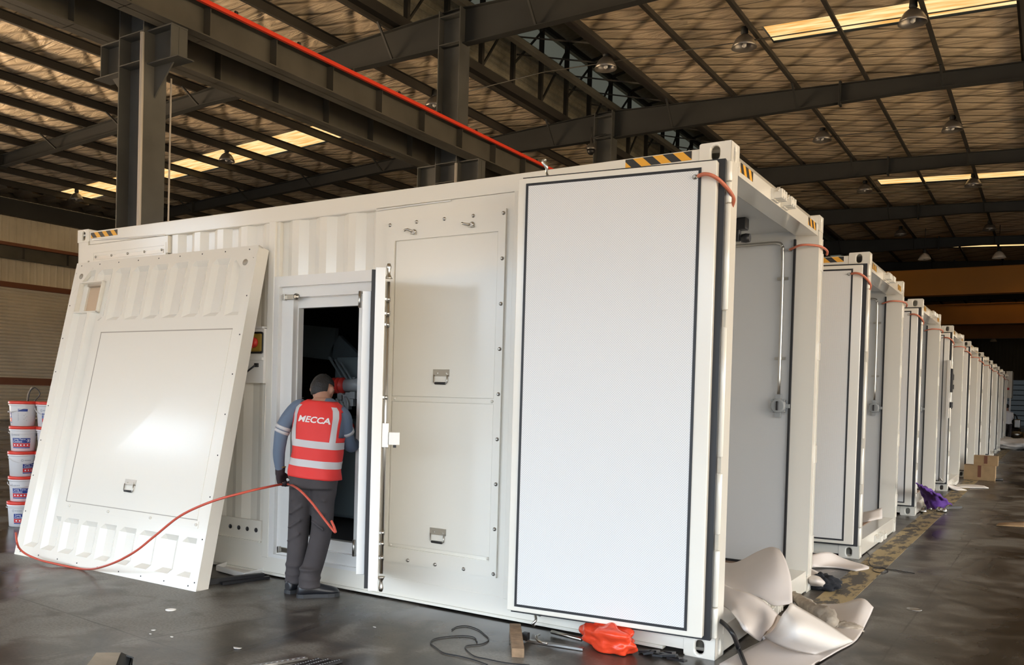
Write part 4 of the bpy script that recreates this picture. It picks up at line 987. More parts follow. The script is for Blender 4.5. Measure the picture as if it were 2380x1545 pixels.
for c in range(2):
    for r in range(5):
        o = PR if (c == 0 and r == 0) else copy_tree(PR0) if False else None
        if o is None:
            o = PR.copy(); COL.objects.link(o)
            for ch in [x for x in bpy.data.objects if x.parent is PR and x.name.split('.')[0] in ('body', 'rim', 'lid')]:
                k = ch.copy(); COL.objects.link(k); k.parent = o
        o.location = base+hr*(.272*c-.0)+hd*(.01*c+.02*(r % 2))+VZ*(.2545*(4-r)+.0)
        th = turns[r][c]
        pail_label(o, .72+th); pail_bail(o, .72+th*.6, [.06, .02, .07, .05, .0][r] if c == 0 else [.09, -.0, .05, .03, .02][r])
        o['label'] = 'white coolant pail with red lid, %s of the %s stack' % (rows_w[r], 'left' if c == 0 else 'half-hidden right')
b = NB(); p = base+VZ*1.27; tube(b, spline([p+hr*.05+VZ*.0, p+hr*.07+VZ*.10, p+hr*.12+VZ*.14, p+hr*.17+VZ*.08, p+hr*.12+VZ*.005], 5), .005, 5)
tag(add('wire_scrap', b, 'black'), 'loop of black wire on top of the left pail stack', 'wire')
b = NB(); tube(b, spline([p+VZ*.0+hr*.04, p+VZ*.08+hr*.05, p+VZ*.15+hr*.09], 4), .005, 5); tag(add('straw_scrap', b, 'wadding'), 'pale straw sticking up from the left pail stack', 'straw')

# ------------------------------------------------------------------ the man
A_ = root('person', (-2.80, -.235, 0), 'man in a red safety vest leaning into the open side door, orange hose in hand', 'person')
A_.rotation_euler = (0, 0, math.radians(18))
def loft(b, rings, seg=20, mi=0):
    """rings: (centre, rx, ry, tilt matrix or None, exponent)"""
    R__ = []
    for c, rx, ry, *e in rings:
        ex = e[0] if e else 2.0; yaw_ = e[1] if len(e) > 1 else 0; nrm_ = e[2] if len(e) > 2 else None
        ring = []
        if nrm_ is not None: u, v = basis(Vector(nrm_)); 
        for k in range(seg):
            a = 2*math.pi*k/seg; ca, sa = math.cos(a), math.sin(a)
            x = rx*math.copysign(abs(ca)**(2/ex), ca); y = ry*math.copysign(abs(sa)**(2/ex), sa)
            if nrm_ is not None: p = Vector(c)+u*x+v*y
            else: p = Vector(c)+Vector((x*math.cos(yaw_)-y*math.sin(yaw_), x*math.sin(yaw_)+y*math.cos(yaw_), 0))
            ring.append(b.verts.new(p))
        R__.append(ring)
    for a, c in zip(R__, R__[1:]):
        for k in range(seg):
            f = b.faces.new((a[k], a[(k+1) % seg], c[(k+1) % seg], c[k])); f.smooth = True; f.material_index = mi
    b.faces.new(R__[0][::-1]); b.faces.new(R__[-1])
def limb(b, pts, rad, seg=14, n=5):
    P = spline(pts, n); R2 = [Vector((r, 0, 0)) for r in rad]; Rr = [v.x for v in spline(R2, n)]
    tube(b, P, Rr, seg)
def fuse(b, name, mats, parent, voxel, smooth=6, assign=None, factor=.5):
    me = bpy.data.meshes.new('tmp'); bmesh.ops.recalc_face_normals(b, faces=b.faces); b.to_mesh(me); b.free()
    o = bpy.data.objects.new('tmp', me); COL.objects.link(o)
    m = o.modifiers.new('r', 'REMESH'); m.mode = 'VOXEL'; m.voxel_size = voxel; m.use_smooth_shade = True
    if smooth: s = o.modifiers.new('s', 'SMOOTH'); s.iterations = smooth; s.factor = factor
    dg = bpy.context.evaluated_depsgraph_get(); dg.update(); m2 = bpy.data.meshes.new_from_object(o.evaluated_get(dg)); m2.name = name
    bpy.data.objects.remove(o)
    m2.materials.clear()
    for k in mats: m2.materials.append(M[k])
    if assign:
        for p in m2.polygons: p.material_index = assign(p.center)
    for p in m2.polygons: p.use_smooth = True
    o2 = bpy.data.objects.new(name, m2); COL.objects.link(o2); o2.parent = parent; return o2
# torso rolls a little to the right and forward
def T(x, y, z): return (x+(z-.9)*.035, y+(z-.9)*.10, z-x*.07)
sh_l, sh_r = T(-.185, .0, 1.325), T(.185, .01, 1.315)
b = NB()
loft(b, [(T(0, 0, .80), .14, .10, 2.3), (T(0, 0, .86), .15, .105, 2.4), (T(0, 0, .98), .155, .108, 2.3), (T(0, 0, 1.1), .17, .11, 2.4), (T(0, 0, 1.22), .19, .112, 2.5), (T(0, .0, 1.31), .185, .095, 2.3), (T(0, .012, 1.365), .125, .075, 2), (T(0, .025, 1.40), .065, .062, 2)])
limb(b, [T(-.01, .03, 1.34), T(-.03, .055, 1.40), T(-.045, .08, 1.44)], [.064, .060, .062])
# head, bowed forward
hc = Vector(T(-.05, .105, 1.455)); fw = Vector((.12, .90, -.30)).normalized(); up_ = (VZ-fw*VZ.dot(fw)).normalized(); sd = fw.cross(up_)
def HL(x, y, z): return hc+sd*x+fw*y+up_*z
bs = NB(); bmesh.ops.create_uvsphere(bs, u_segments=24, v_segments=16, radius=1)
for v in bs.verts:
    x, y, z = v.co; 
    w = .076*(1-.12*max(0, -z)-.06*max(0, y)); v.co = HL(x*w, y*.094+.005, z*.108-.006*max(0, y))
for f in bs.faces: f.smooth = True
tm = bpy.data.meshes.new('t'); bs.to_mesh(tm); bs.free(); b.from_mesh(tm)
limb(b, [HL(0, .05, -.07), HL(0, .07, -.098)], [.045, .03])                         # jaw
limb(b, [HL(0, .088, .012), HL(0, .108, -.025), HL(0, .098, -.036)], [.010, .016, .012])  # nose
for s in (-1, 1):
    limb(b, [HL(s*.076, -.004, .018), HL(s*.086, -.014, .0), HL(s*.077, .0, -.028)], [.012, .016, .010])   # ears
    limb(b, [HL(s*.05, .07, .022), HL(s*.02, .09, .022)], [.012, .012])                         # brow
limb(b, [HL(-.022, .092, -.058), HL(.0, .099, -.058), HL(.022, .092, -.058)], [.006, .009, .006])
# arms
el_l = Vector((-.275, -.02, 1.06)); wr_l = Vector((-.285, .015, .865))
limb(b, [Vector(T(-.13, .0, 1.33)), Vector(T(-.19, .0, 1.30)), Vector((-.25, -.015, 1.19)), el_l, Vector((-.285, -.01, .97)), wr_l], [.055, .062, .055, .047, .043, .033])
el_r = Vector((.185, .18, 1.06)); wr_r = Vector((.18, .42, 1.12))
limb(b, [Vector(T(.13, .0, 1.32)), Vector(T(.165, .03, 1.275)), Vector((.185, .10, 1.17)), el_r, Vector((.185, .29, 1.07)), wr_r], [.055, .058, .052, .047, .043, .032])
# legs under the trousers and palms, so the figure is one piece
HIP = [(-.10, 0, .80), (.065, 0, .80)]
KN = [(-.135, .03, .46), (.045, .03, .46)]; AN = [(-.14, .01, .10), (.02, -.10, .10)]
for h, k, a in zip(HIP, KN, AN): limb(b, [h, k, a], [.085, .055, .04])
def hand(b, W_, F, Pn, Th, curl=1.0, s=1.0, rad=.0088):
    """W_ wrist, F finger direction, Pn palm normal (fingers curl towards it), Th thumb side"""
    F, Pn, Th = F.normalized(), Pn.normalized(), Th.normalized()
    pal = [W_, W_+F*.03*s, W_+F*.06*s, W_+F*.085*s]
    for t in (-.030, -.010, .010, .030): limb(b, [W_+Th*t*.5, W_+F*.045*s+Th*t*.95, W_+F*.085*s+Th*t*1.05], [.016, .0155, .013], 8, 3)
    for i, t in enumerate((.033, .011, -.011, -.032)):
        L_ = (.078, .085, .080, .064)[i]*s; p = W_+F*.085*s+Th*t; pts = [p-F*.02]; a = 0; 
        for j, fr in enumerate((.42, .33, .25)):
            a += curl*(.75, .95, .7)[j]*(1+.06*i); p = p+(F*math.cos(a)+Pn*math.sin(a))*L_*fr; pts.append(p)
        limb(b, pts, [rad*1.1, rad*1.05, rad, rad*.85], 8, 4)
    p = W_+F*.02*s+Th*.025; q = p+(F*.6+Th*.7+Pn*.35)*.035; r = q+(F*.75+Pn*.75-Th*.1)*.032; t_ = r+(F*.35+Pn*.7-Th*.5)*.024
    limb(b, [p, q, r, t_], [.015, .012, .0105, .009], 8, 4)
body_hand_l = (wr_l, Vector((.05, .25, -1)), Vector((.85, .15, .1)), Vector((.1, 1, .1)))
body_hand_r = (wr_r, Vector((.1, 1, .15)), Vector((-.3, .0, -1)), Vector((-1, .1, .2)))
hand(b, *body_hand_r, curl=.7)
hand(b, *body_hand_l, curl=1.05)
def body_mat(c):
    c = Vector(c)
    if (c-hc).length < .125 or (c.z > 1.36 and abs(c.x+.03) < .085): return 0
    if c.y > wr_r.y+.005 and c.x > .08: return 0
    if c.z < .86 and c.x < -.2: return 0
    return 1
body = fuse(b, 'body', ['skin', 'shirt'], A_, .0075, 4, body_mat)
# glove on the hanging hand
b = NB(); hand(b, *body_hand_l, curl=1.05, s=1.04, rad=.0115); limb(b, [wr_l+VZ*.03, wr_l, wr_l-VZ*.03], [.039, .036, .034])
for t in (-.03, -.01, .01, .03):
    F = body_hand_l[1].normalized(); Th = body_hand_l[3].normalized(); limb(b, [wr_l+Th*t*.5, wr_l+F*.045+Th*t, wr_l+F*.09+Th*t*1.05], [.021, .021, .018], 8, 3)
fuse(b, 'glove', ['glove'], A_, .006, 3)
b = NB(); tube(b, [wr_l+VZ*.026, wr_l+VZ*.033], .041, 16); add('glove_cuff', b, 'yellowknob', A_)['label'] = 'yellow glove hem'
# hair: short black cap
b = NB(); bmesh.ops.create_uvsphere(b, u_segments=28, v_segments=20, radius=1)
for v in b.verts:
    x, y, z = v.co; n3 = .004*math.sin(x*21+z*9)*math.sin(y*17+z*13)
    v.co = HL(x*(.083+n3), y*(.099+n3)-.004, z*(.113+n3)+.004)
bmesh.ops.delete(b, geom=[v for v in b.verts if (lambda q: (q.dot(fw) > .055 and q.dot(up_) < .075) or q.dot(up_) < -.072+.45*max(0, q.dot(fw)+.05) or (abs(q.dot(sd)) > .06 and q.dot(up_) < .03 and q.dot(fw) > -.045))(v.co-hc)], context='VERTS')
hair = add('hair', b, 'hair', A_, smooth=True); m_ = hair.modifiers.new('s', 'SOLIDIFY'); m_.thickness = .010; m_.offset = -.6; ms = hair.modifiers.new('x', 'SUBSURF'); ms.levels = ms.render_levels = 1
# eyes
for s in (-1, 1):
    b = NB(); bmesh.ops.create_uvsphere(b, u_segments=12, v_segments=8, radius=.011)
    for v in b.verts: v.co += HL(s*.031, .080, .004)
    add('eye', b, 'white_text', A_, smooth=True)
# trousers
b = NB()
loft(b, [(T(0, 0, .90), .160, .125, 2.4), (T(0, -.005, .82), .172, .135, 2.4), (T(0, -.005, .76), .168, .13, 2.4)])
for i, (h, k, a) in enumerate(zip(HIP, KN, AN)):
    h, k, a = Vector(h), Vector(k), Vector(a); s = -1 if i == 0 else 1
    pts = [h+Vector((0, 0, .05)), h-VZ*.06, (h+k)/2+VZ*.03, k, (k+a)/2, a+VZ*.05, a-VZ*.03]
    limb(b, pts, [.095, .095, .085, .077, .074, .073, .076], 20, 5)
    for z, r in ((.20, .080), (.165, .072), (.135, .081), (.105, .074), (.08, .082)):     # bunched cuffs
        c = a+VZ*(z-.10); b2 = [(c+Vector((0, 0, .012)), r-.008, r-.006), (c, r, r+.004), (c-Vector((0, 0, .012)), r-.006, r-.004)]
        loft(b, [(q, x, y) for q, x, y in b2])
    # folds
    for j in range(4): z = .70-.1*j; c = h.lerp(k, (h.z-z)/(h.z-k.z)); bar(b, c+Vector((-.05, -.078, .03*s)), c+Vector((.05, -.080, -.03*s)), .02, .012)
def vis(c): return 0
tr = fuse(b, 'trousers', ['trouser'], A_, .0085, 5)
# vest: shell around the torso
VR = [(.835, .186, .142), (.86, .186, .142), (.90, .180, .136), (1.0, .176, .130), (1.1, .180, .127), (1.2, .192, .126), (1.27, .192, .118), (1.32, .178, .105), (1.355, .142, .090), (1.378, .10, .078)]
b = NB(); rings = []
SEG = 48
def vp_(z, a, off=0):
    for (z0, x0, y0), (z1, x1, y1) in zip(VR, VR[1:]):
        if z0 <= z <= z1 or z1 == VR[-1][0]:
            t = min(1, max(0, (z-z0)/(z1-z0))); rx, ry = x0+(x1-x0)*t, y0+(y1-y0)*t; break
    ca, sa = math.cos(a), math.sin(a); ex = 2/2.5
    w = .0035*math.sin(a*7+z*23)+.003*math.sin(a*3-z*31)
    x = (rx+off+w)*math.copysign(abs(ca)**ex, ca); y = (ry+off+w)*math.copysign(abs(sa)**ex, sa)
    return Vector(T(x, y, z))
zs = [.835+(1.378-.835)*i/40 for i in range(41)]
for z in zs: rings.append([b.verts.new(vp_(z, 2*math.pi*k/SEG)) for k in range(SEG)])
for i, (p, q) in enumerate(zip(rings, rings[1:])):
    for k in range(SEG):
        a = (2*math.pi*(k+.5)/SEG); z = (zs[i]+zs[i+1])/2
        side = abs(math.cos(a)) > .93 and z > 1.13
        if side and z < 1.31: continue
        b.faces.new((p[k], p[(k+1) % SEG], q[(k+1) % SEG], q[k]))
vest = add('vest', b, 'vest', A_, smooth=True); m_ = vest.modifiers.new('s', 'SOLIDIFY'); m_.thickness = .006; m_.offset = 1
def vstrip(z0f, z1f, a0, a1, n=30, off=.0085):
    b = NB(); P = []
    for i in range(n+1):
        a = a0+(a1-a0)*i/n; P.append((b.verts.new(vp_(z0f, a, off)), b.verts.new(vp_((z0f+z1f)/2, a, off)), b.verts.new(vp_(z1f, a, off))))
    for p, q in zip(P, P[1:]):
        b.faces.new((p[0], q[0], q[1], p[1])); b.faces.new((p[1], q[1], q[2], p[2]))
    return b
add('reflective_band', vstrip(.915, .965, 0, 2*math.pi, 60), 'reflect', vest, smooth=True)
add('reflective_band', vstrip(1.05, 1.10, 0, 2*math.pi, 60), 'reflect', vest, smooth=True)
def vband(ac, hw, z0, z1):
    b = NB(); P = []; n = 20
    for i in range(n+1):
        z = z0+(z1-z0)*i/n; row = []
        for s in (-1, -.5, 0, .5, 1):
            # constant x offset: find the angle
            row.append(b.verts.new(vp_(z, ac+s*hw, .0088)))
        P.append(row)
    for p, q in zip(P, P[1:]):
        for i in range(4): b.faces.new((p[i], p[i+1], q[i+1], q[i]))
    return b
for ac in (-math.pi/2-.80, -math.pi/2+.84): add('reflective_band', vband(ac, .16, 1.095, 1.345), 'reflect', vest, smooth=True)
# lettering on the back, projected onto the vest
t = text_bm('MECCA', .062, shear=.15, bold=.0016)
bmesh.ops.triangulate(t, faces=t.faces)
for e in range(1): bmesh.ops.subdivide_edges(t, edges=[e_ for e_ in t.edges if e_.calc_length() > .02], cuts=1)
xmin = min(v.co.x for v in t.verts); xmax = max(v.co.x for v in t.verts); k_ = .245/(xmax-xmin)
for v in t.verts:
    x = v.co.x*k_+.005; z = 1.245+v.co.y*.95; a = -math.pi/2
    lo, hi = -math.pi/2-1.2, -math.pi/2+1.2
    for _ in range(18):
        a = (lo+hi)/2; q = vp_(z, a, .0095)
        if q.x-(z-.9)*.035 < x: lo = a
        else: hi = a
    v.co = vp_(z, a, .0095)
add('vest_lettering', t, 'white_text', vest, recalc=False)
# sleeve bands
for (p, q, r) in ((Vector((-.247, -.015, 1.195)), Vector((-.256, -.016, 1.172)), .060), (Vector((-.258, -.016, 1.165)), Vector((-.266, -.017, 1.145)), .058)):
    b = NB(); tube(b, [p, q], r, 20); add('sleeve_band', b, 'reflect', A_)
for (p, q, r) in ((Vector((.186, .10, 1.175)), Vector((.186, .115, 1.155)), .056),):
    b = NB(); tube(b, [p, q], r, 20); add('sleeve_band', b, 'reflect', A_)
# shoes
def shoe(a, ang):
    a = Vector(a); f = Vector((math.sin(ang), math.cos(ang), 0)); s = Vector((f.y, -f.x, 0))
    S_ = bpy.data.objects.new('shoe', None); S_.empty_display_size = .05; COL.objects.link(S_); S_.parent = A_; S_.location = (a.x, a.y, 0)
    def fr(x, y, z): return s*x+f*y+VZ*z
    b = NB()
    for rr, zz in (((.030, .034), 0),): pass
    rings = []
    for (y, w, h, zc) in ((-.085, .020, .035, .045), (-.075, .034, .045, .05), (-.04, .040, .062, .06), (.0, .041, .066, .064), (.05, .043, .05, .052), (.11, .050, .040, .043), (.16, .049, .033, .037), (.195, .036, .026, .032), (.21, .015, .015, .026)):
        ring = []
        for k in range(16):
            t = 2*math.pi*k/16; x = w*math.cos(t); z = zc+h*math.sin(t); ring.append(b.verts.new(fr(x, y, max(.018, z))))
        rings.append(ring)
    for p, q in zip(rings, rings[1:]):
        for k in range(16): b.faces.new((p[k], p[(k+1) % 16], q[(k+1) % 16], q[k])).smooth = True
    b.faces.new(rings[0]); b.faces.new(rings[-1]); add('upper', b, 'shoe', S_)
    b = NB(); out = [(.0, -.092), (.03, -.085), (.042, -.05), (.040, .0), (.046, .06), (.054, .12), (.050, .17), (.03, .208), (0, .218), (-.03, .208), (-.048, .17), (-.052, .12), (-.044, .06), (-.040, 0), (-.042, -.05), (-.03, -.085)]
    A1 = [b.verts.new(fr(x, y, 0)) for x, y in out]; B1 = [b.verts.new(fr(x, y, .026)) for x, y in out]; b.faces.new(A1); b.faces.new(B1[::-1])
    for i in range(len(out)): b.faces.new((A1[i], B1[i], B1[(i+1) % 16], A1[(i+1) % 16]))
    add('sole', b, 'sole', S_)
shoe(AN[0], .30); shoe(AN[1], .95)

# hose from the floor, through the gloved hand and down again
ml = Matrix.Translation(A_.location) @ Matrix.Rotation(A_.rotation_euler.z, 4, 'Z')
hp = ml @ (wr_l+Vector((.028, .035, -.098)))
def hz(u, v, z): return at_z(u, v, z)
pts = [at_y(37, 1238, -.93), at_y(39, 1258, -.97), at_y(46, 1275, -.92), at_y(62, 1288, -.88), at_y(85, 1298, -.86), at_y(112, 1306, -.87), hz(195, 1322, .012), at_y(250, 1313, -.98), at_y(310, 1284, -1.0), at_y(360, 1245, -.98), at_y(420, 1198, -.95), at_y(490, 1166, -.9), at_y(560, 1146, -.8), at_y(615, 1133, -.62), hp, at_y(690, 1134, -.52), at_y(722, 1165, -.54), at_y(752, 1204, -.55), at_y(778, 1236, -.56), at_y(777, 1226, -.55), at_y(770, 1210, -.54)]
b = NB(); tube(b, spline(pts, 7), .0085, 8); tag(add('air_hose', b, 'hose'), 'long orange red hose looping from the leaning panel to the man\'s gloved hand', 'hose')

# ------------------------------------------------------------------ things on the floor by the open end
def sheet(name, rows, mats, thick=.006, n=5, label=None, cat=None, group=None, parent=None, wav=0):
    """a soft sheet through rows of points"""
    R2 = [spline(r, n) for r in rows]; cols = list(zip(*R2)); C2 = [spline(c, n) for c in cols]
    b = NB(); G = [[b.verts.new(p+Vector((0, 0, wav*math.sin(i*1.9+j*.7)*math.sin(j*.9)))) for j, p in enumerate(c)] for i, c in enumerate(C2)]
    for a, c in zip(G, G[1:]):
        for i in range(len(a)-1): b.faces.new((a[i], a[i+1], c[i+1], c[i]))
    o = add(name, b, mats, parent, smooth=True, recalc=False)
    m = o.modifiers.new('s', 'SOLIDIFY'); m.thickness = thick; m.offset = 0
    if label: tag(o, label, cat, group)
    return o
Z, Y_ = at_z, at_y
FG = 'packing foam sheets at the open end'
sheet('foam_sheet', [
    [Y_(1655, 1300, 1.75), Y_(1695, 1309, 1.75), Y_(1722, 1303, 1.7), Y_(1758, 1284, 1.6), Y_(1790, 1272, 1.5), Y_(1811, 1276, 1.45)],
    [Y_(1655, 1318, 1.45), Y_(1690, 1322, 1.45), Y_(1722, 1318, 1.4), Y_(1760, 1303, 1.35), Y_(1797, 1293, 1.3), Y_(1825, 1300, 1.3)],
    [Y_(1655, 1336, 1.2), Y_(1690, 1342, 1.2), Y_(1724, 1345, 1.15), Y_(1765, 1342, 1.1), Y_(1805, 1340, 1.1), Y_(1838, 1345, 1.15)],
    [Y_(1655, 1350, 1.0), Y_(1693, 1365, 1.0), Y_(1738, 1380, .97), Y_(1770, 1390, .95), Y_(1799, 1407, .95), Y_(1842, 1402, 1.0)]], 'foam', .008,
    label='large pinkish white foam sheet humped over the sill of the nearest container', cat='foam sheet', group=FG)
sheet('foam_sheet', [
    [Y_(1662, 1350, .62), Y_(1700, 1368, .55), at_x(1738, 1380, .04), at_x(1775, 1400, .12), Y_(1802, 1425, .93), Y_(1818, 1436, .90)],
    [Y_(1662, 1372, .55), Y_(1698, 1388, .42), at_x(1733, 1408, .07), at_x(1768, 1432, .16), Y_(1792, 1450, .80), Y_(1806, 1460, .76)],
    [Y_(1662, 1390, .50), Y_(1694, 1402, .34), at_x(1722, 1426, .10), at_x(1752, 1452, .17), Y_(1775, 1470, .62), Y_(1790, 1474, .60)],
    [Y_(1662, 1400, .46), Y_(1690, 1413, .30), at_x(1713, 1438, .10), at_x(1736, 1466, .19), Z(1762, 1488, .02), Z(1775, 1482, .03)]], 'foam', .02,
    label='folded wad of layered foam hanging below the humped foam sheet', cat='foam sheet', group=FG)
sheet('foam_sheet', [
    [Z(1838, 1401, .30), Z(1880, 1425, .22), Z(1925, 1452, .14), Z(1983, 1491, .035)],
    [Z(1820, 1428, .26), Z(1860, 1450, .24), Z(1908, 1472, .16), Z(1965, 1497, .05)],
    [Z(1800, 1462, .14), Z(1838, 1480, .17), Z(1885, 1495, .12), Z(1935, 1508, .05)],
    [Z(1776, 1480, .03), Z(1815, 1500, .04), Z(1850, 1512, .03), Z(1895, 1520, .02)]], 'foamw', .01,
    label='bright white foam sheet folded up into a cone on the floor', cat='foam sheet', group=FG)
sheet('foam_sheet', [
    [Z(1860, 1412, .02), Z(1896, 1405, .012), Z(1955, 1403, .03), Z(2003, 1391, .10), Z(2030, 1412, .06)],
    [Z(1830, 1450, .012), Z(1885, 1440, .012), Z(1950, 1438, .02), Z(1995, 1430, .05), Z(2018, 1438, .02)],
    [Z(1790, 1480, .012), Z(1860, 1475, .012), Z(1930, 1478, .012), Z(1970, 1475, .014), Z(1992, 1485, .012)],
    [Z(1735, 1508, .012), Z(1800, 1515, .012), Z(1860, 1520, .012), Z(1910, 1520, .012), Z(1945, 1513, .012)],
    [Z(1672, 1544, .012), Z(1740, 1570, .012), Z(1800, 1575, .012), Z(1850, 1570, .012), Z(1885, 1548, .012)]], 'foam', .008,
    label='wide foam sheet spread flat on the floor, one edge curling up', cat='foam sheet', group=FG)
b = NB(); bmesh.ops.create_grid(b, x_segments=1, y_segments=1, size=.1); b.free()
def blob(name, c, rx, ry, rz, mats, amp=.12, freq=6, seed=0, seg=40, flat=True):
    b = NB(); bmesh.ops.create_uvsphere(b, u_segments=seg, v_segments=seg//2, radius=1)
    from mathutils import noise
    for v in b.verts:
        n = noise.noise(v.co*freq+Vector((seed, 0, 0)))*amp+abs(noise.noise(v.co*freq*.5+Vector((0, seed, 3))))*amp*1.6
        p = v.co*(1+n); v.co = Vector((p.x*rx, p.y*ry, max(p.z*rz+rz*.75, .004) if flat else p.z*rz))
    o = add(name, b, mats, None, smooth=True); o.location = c; return o
b = NB(); limb(b, [Z(1845, 1384, .05), Z(1868, 1402, .06), Z(1893, 1420, .07), Z(1918, 1432, .07), Z(1935, 1450, .05)], [.03, .045, .05, .065, .04], 14, 6)
for v in b.verts: v.co += Vector((random.uniform(-.008, .008), random.uniform(-.008, .008), random.uniform(-.006, .008)))
tag(add('insulation_roll', b, 'wadding', smooth=True), 'dirty roll of insulation wadding lying behind the foam cone', 'insulation')
tag(blob('insulation_scrap', Z(1962, 1462, 0), .10, .07, .025, 'wadding', .3, 5, 3), 'small brown scrap of wadding on the flat foam sheet', 'insulation')
b = NB(); tube(b, spline([at_y(1655, 1437, .12), at_y(1668, 1440, .1), at_y(1684, 1450, .06), at_y(1704, 1474, .0), Z(1716, 1505, .05), Z(1727, 1532, .02), Z(1738, 1560, .02)], 6), .013, 10)
tag(add('black_hose', b, 'black'), 'thick black hose coming out over the sill of the nearest container', 'hose')
tag(blob('rag', Z(1912, 1368, 0), .11, .10, .06, 'cloth_dark', .35, 4, 5), 'crumpled dark rag on the floor behind the near container\'s corner', 'rag')
sheet('foam_sheet', [[Z(1880, 1290, .10), Z(1925, 1283, .12), Z(1960, 1300, .03)], [Z(1880, 1312, .04), Z(1940, 1308, .03), Z(2020, 1318, .012)], [Z(1880, 1318, .012), Z(1940, 1318, .012), Z(1990, 1326, .012)]], 'foam', .012,
      label='foam sheets lying in the gap between the first and second containers', cat='foam sheet')
sheet('foam_sheet', [[Z(1880, 1320, .10), Z(1905, 1332, .09), Z(1926, 1348, .05)], [Z(1880, 1345, .10), Z(1900, 1350, .10), Z(1918, 1356, .06)], [Z(1880, 1362, .01), Z(1893, 1364, .01), Z(1908, 1368, .01)]], 'foam', .01,
      label='short roll of foam behind the dark rag', cat='foam sheet')

# red plastic bag
bagc = Z(1420, 1508, 0)
bag = blob('plastic_bag', bagc+Vector((-.02, .0, 0)), .185, .10, .088, 'bag', .26, 2.3, 11, 72); tag(bag, 'crumpled bright red plastic bag on the floor under the end door', 'bag')
bag.rotation_euler = (0, 0, -.5)
b = NB(); c = Z(1478, 1518, 0)
for i in range(9):
    p = c+Vector((random.uniform(-.02, .26), random.uniform(-.02, .12), .0)); q = p+Vector((random.uniform(.05, .12), random.uniform(-.05, .03), 0)); bar(b, p+VZ*.008, q+VZ*random.uniform(.008, .03), .03, .012)
o = tag(add('rubber_offcuts', b, 'black'), 'black rubber offcuts heaped beside the red bag', 'rubber scrap', kind='stuff')
# timber block
p, q = Z(1204, 1517, .025), Z(1197, 1458, .025); b = NB(); bar(b, p, q, .068, .05); tag(add('timber_block', b, 'wood'), 'weathered timber block on the floor, left of the red bag', 'wood block')
b = NB(); tube(b, [Z(1282, 1468, .02), Z(1352, 1486, .02)], .012, 12); tag(add('steel_tube', b, 'steel'), 'bright steel tube lying against the bottom rail behind the red bag', 'tube')
R_ = root('steel_bar', Z(1220, 1484, 0), 'flat steel bar on the floor between the timber block and the red bag', 'bar')
p, q = Z(1222, 1487, .01)-R_.location, Z(1356, 1508, .01)-R_.location; b = NB(); bar(b, p, q, .03, .012); add('bar', b, 'zinc', R_)
b = NB(); bar(b, p+VZ*.0, p+VZ*.045, .03, .035); add('end_clip', b, 'black', R_)
b = NB(); tube(b, spline([Z(1254, 1474, .03), Z(1247, 1478, .035), Z(1249, 1486, .03), Z(1258, 1492, .03), Z(1272, 1495, .03)], 5), [.006]*5+[.009]*10+[.008]*5+[.008], 8); tag(add('latch_hook', b, 'steel'), 'curved chrome latch hook lying across the flat steel bar', 'hook')
for nm, pts in (('loop of thin black wire on the floor, nearer its kink', [(1050, 1463), (1062, 1456), (1085, 1454), (1110, 1462), (1124, 1472), (1136, 1485), (1120, 1496), (1086, 1500), (1083, 1508), (1102, 1524), (1133, 1531), (1177, 1540), (1231, 1545)]),
                ('second thin black wire on the floor, curling far left', [(1109, 1492), (1102, 1481), (1074, 1477), (1032, 1480), (1008, 1485), (1001, 1494), (1014, 1505), (1032, 1517), (1067, 1524), (1102, 1533), (1133, 1544)]),
                ('thin wire loop on the floor beside the second container', [(1998, 1266), (2012, 1280), (2022, 1292), (2019, 1306), (2030, 1318), (2052, 1319), (2064, 1325), (2050, 1331), (2030, 1326), (2034, 1320), (2071, 1323), (2100, 1328), (2126, 1332)])):
    b = NB(); tube(b, spline([Z(u, v, .005) for u, v in pts], 5), .0035, 5); tag(add('wire', b, 'black'), nm, 'wire')
# tray and bars under the leaning panel
R_ = root('white_tray', Z(560, 1328, 0), 'shallow white metal tray on the floor beside the leaning panel', 'tray')
A4 = [Z(503, 1325, .01), Z(528, 1316, .01), Z(618, 1330, .01), Z(567, 1343, .01)]; A4 = [p-R_.location for p in A4]
b = NB(); b.faces.new([b.verts.new(p) for p in A4]); 
for a, c in zip(A4, A4[1:]+A4[:1]):
    b.faces.new([b.verts.new(x) for x in (a, c, c+VZ*.04, a+VZ*.04)])
o = add('tray', b, 'white2', R_, recalc=False); m = o.modifiers.new('s', 'SOLIDIFY'); m.thickness = .004
b = NB(); bar(b, Z(480, 1352, .025), Z(612, 1337, .025), .04, .04); tag(add('rubber_bar', b, 'black'), 'thick black bar on the floor in front of the white tray', 'bar')
b = NB(); bar(b, Z(515, 1356, .012), Z(625, 1341, .012), .03, .02); tag(add('rubber_bar', b, 'black'), 'thinner black bar lying nearest the camera of the pair', 'bar')
# board and angle bracket in the lower left corner
R_ = root('angle_bracket', Z(290, 1545, 0), 'rusty dark angle iron bracket standing in the lower left corner', 'bracket')
f = lambda u, v, z: Z(u, v, z)-R_.location
b = NB(); quad(b, f(282, 1518, .09), f(304, 1528, .09), f(290, 1575, .09), f(266, 1550, .09)); quad(b, f(293, 1524, .09), f(309, 1530, .09), f(310, 1530, .20), f(293, 1525, .20)); quad(b, f(309, 1530, .09), f(309, 1530, .20), f(306, 1560, .09), f(306, 1565, .09))
quad(b, f(304, 1528, .09), f(304, 1555, .0), f(290, 1600, .0), f(290, 1575, .09)); o = add('bracket', b, 'rafter', R_, recalc=False); m = o.modifiers.new('s', 'SOLIDIFY'); m.thickness = .006
b = NB(); T4 = [Z(224, 1516, .10), Z(280, 1516, .10), Z(262, 1565, .10), Z(186, 1565, .10)]; T5 = [p-VZ*.098 for p in T4]
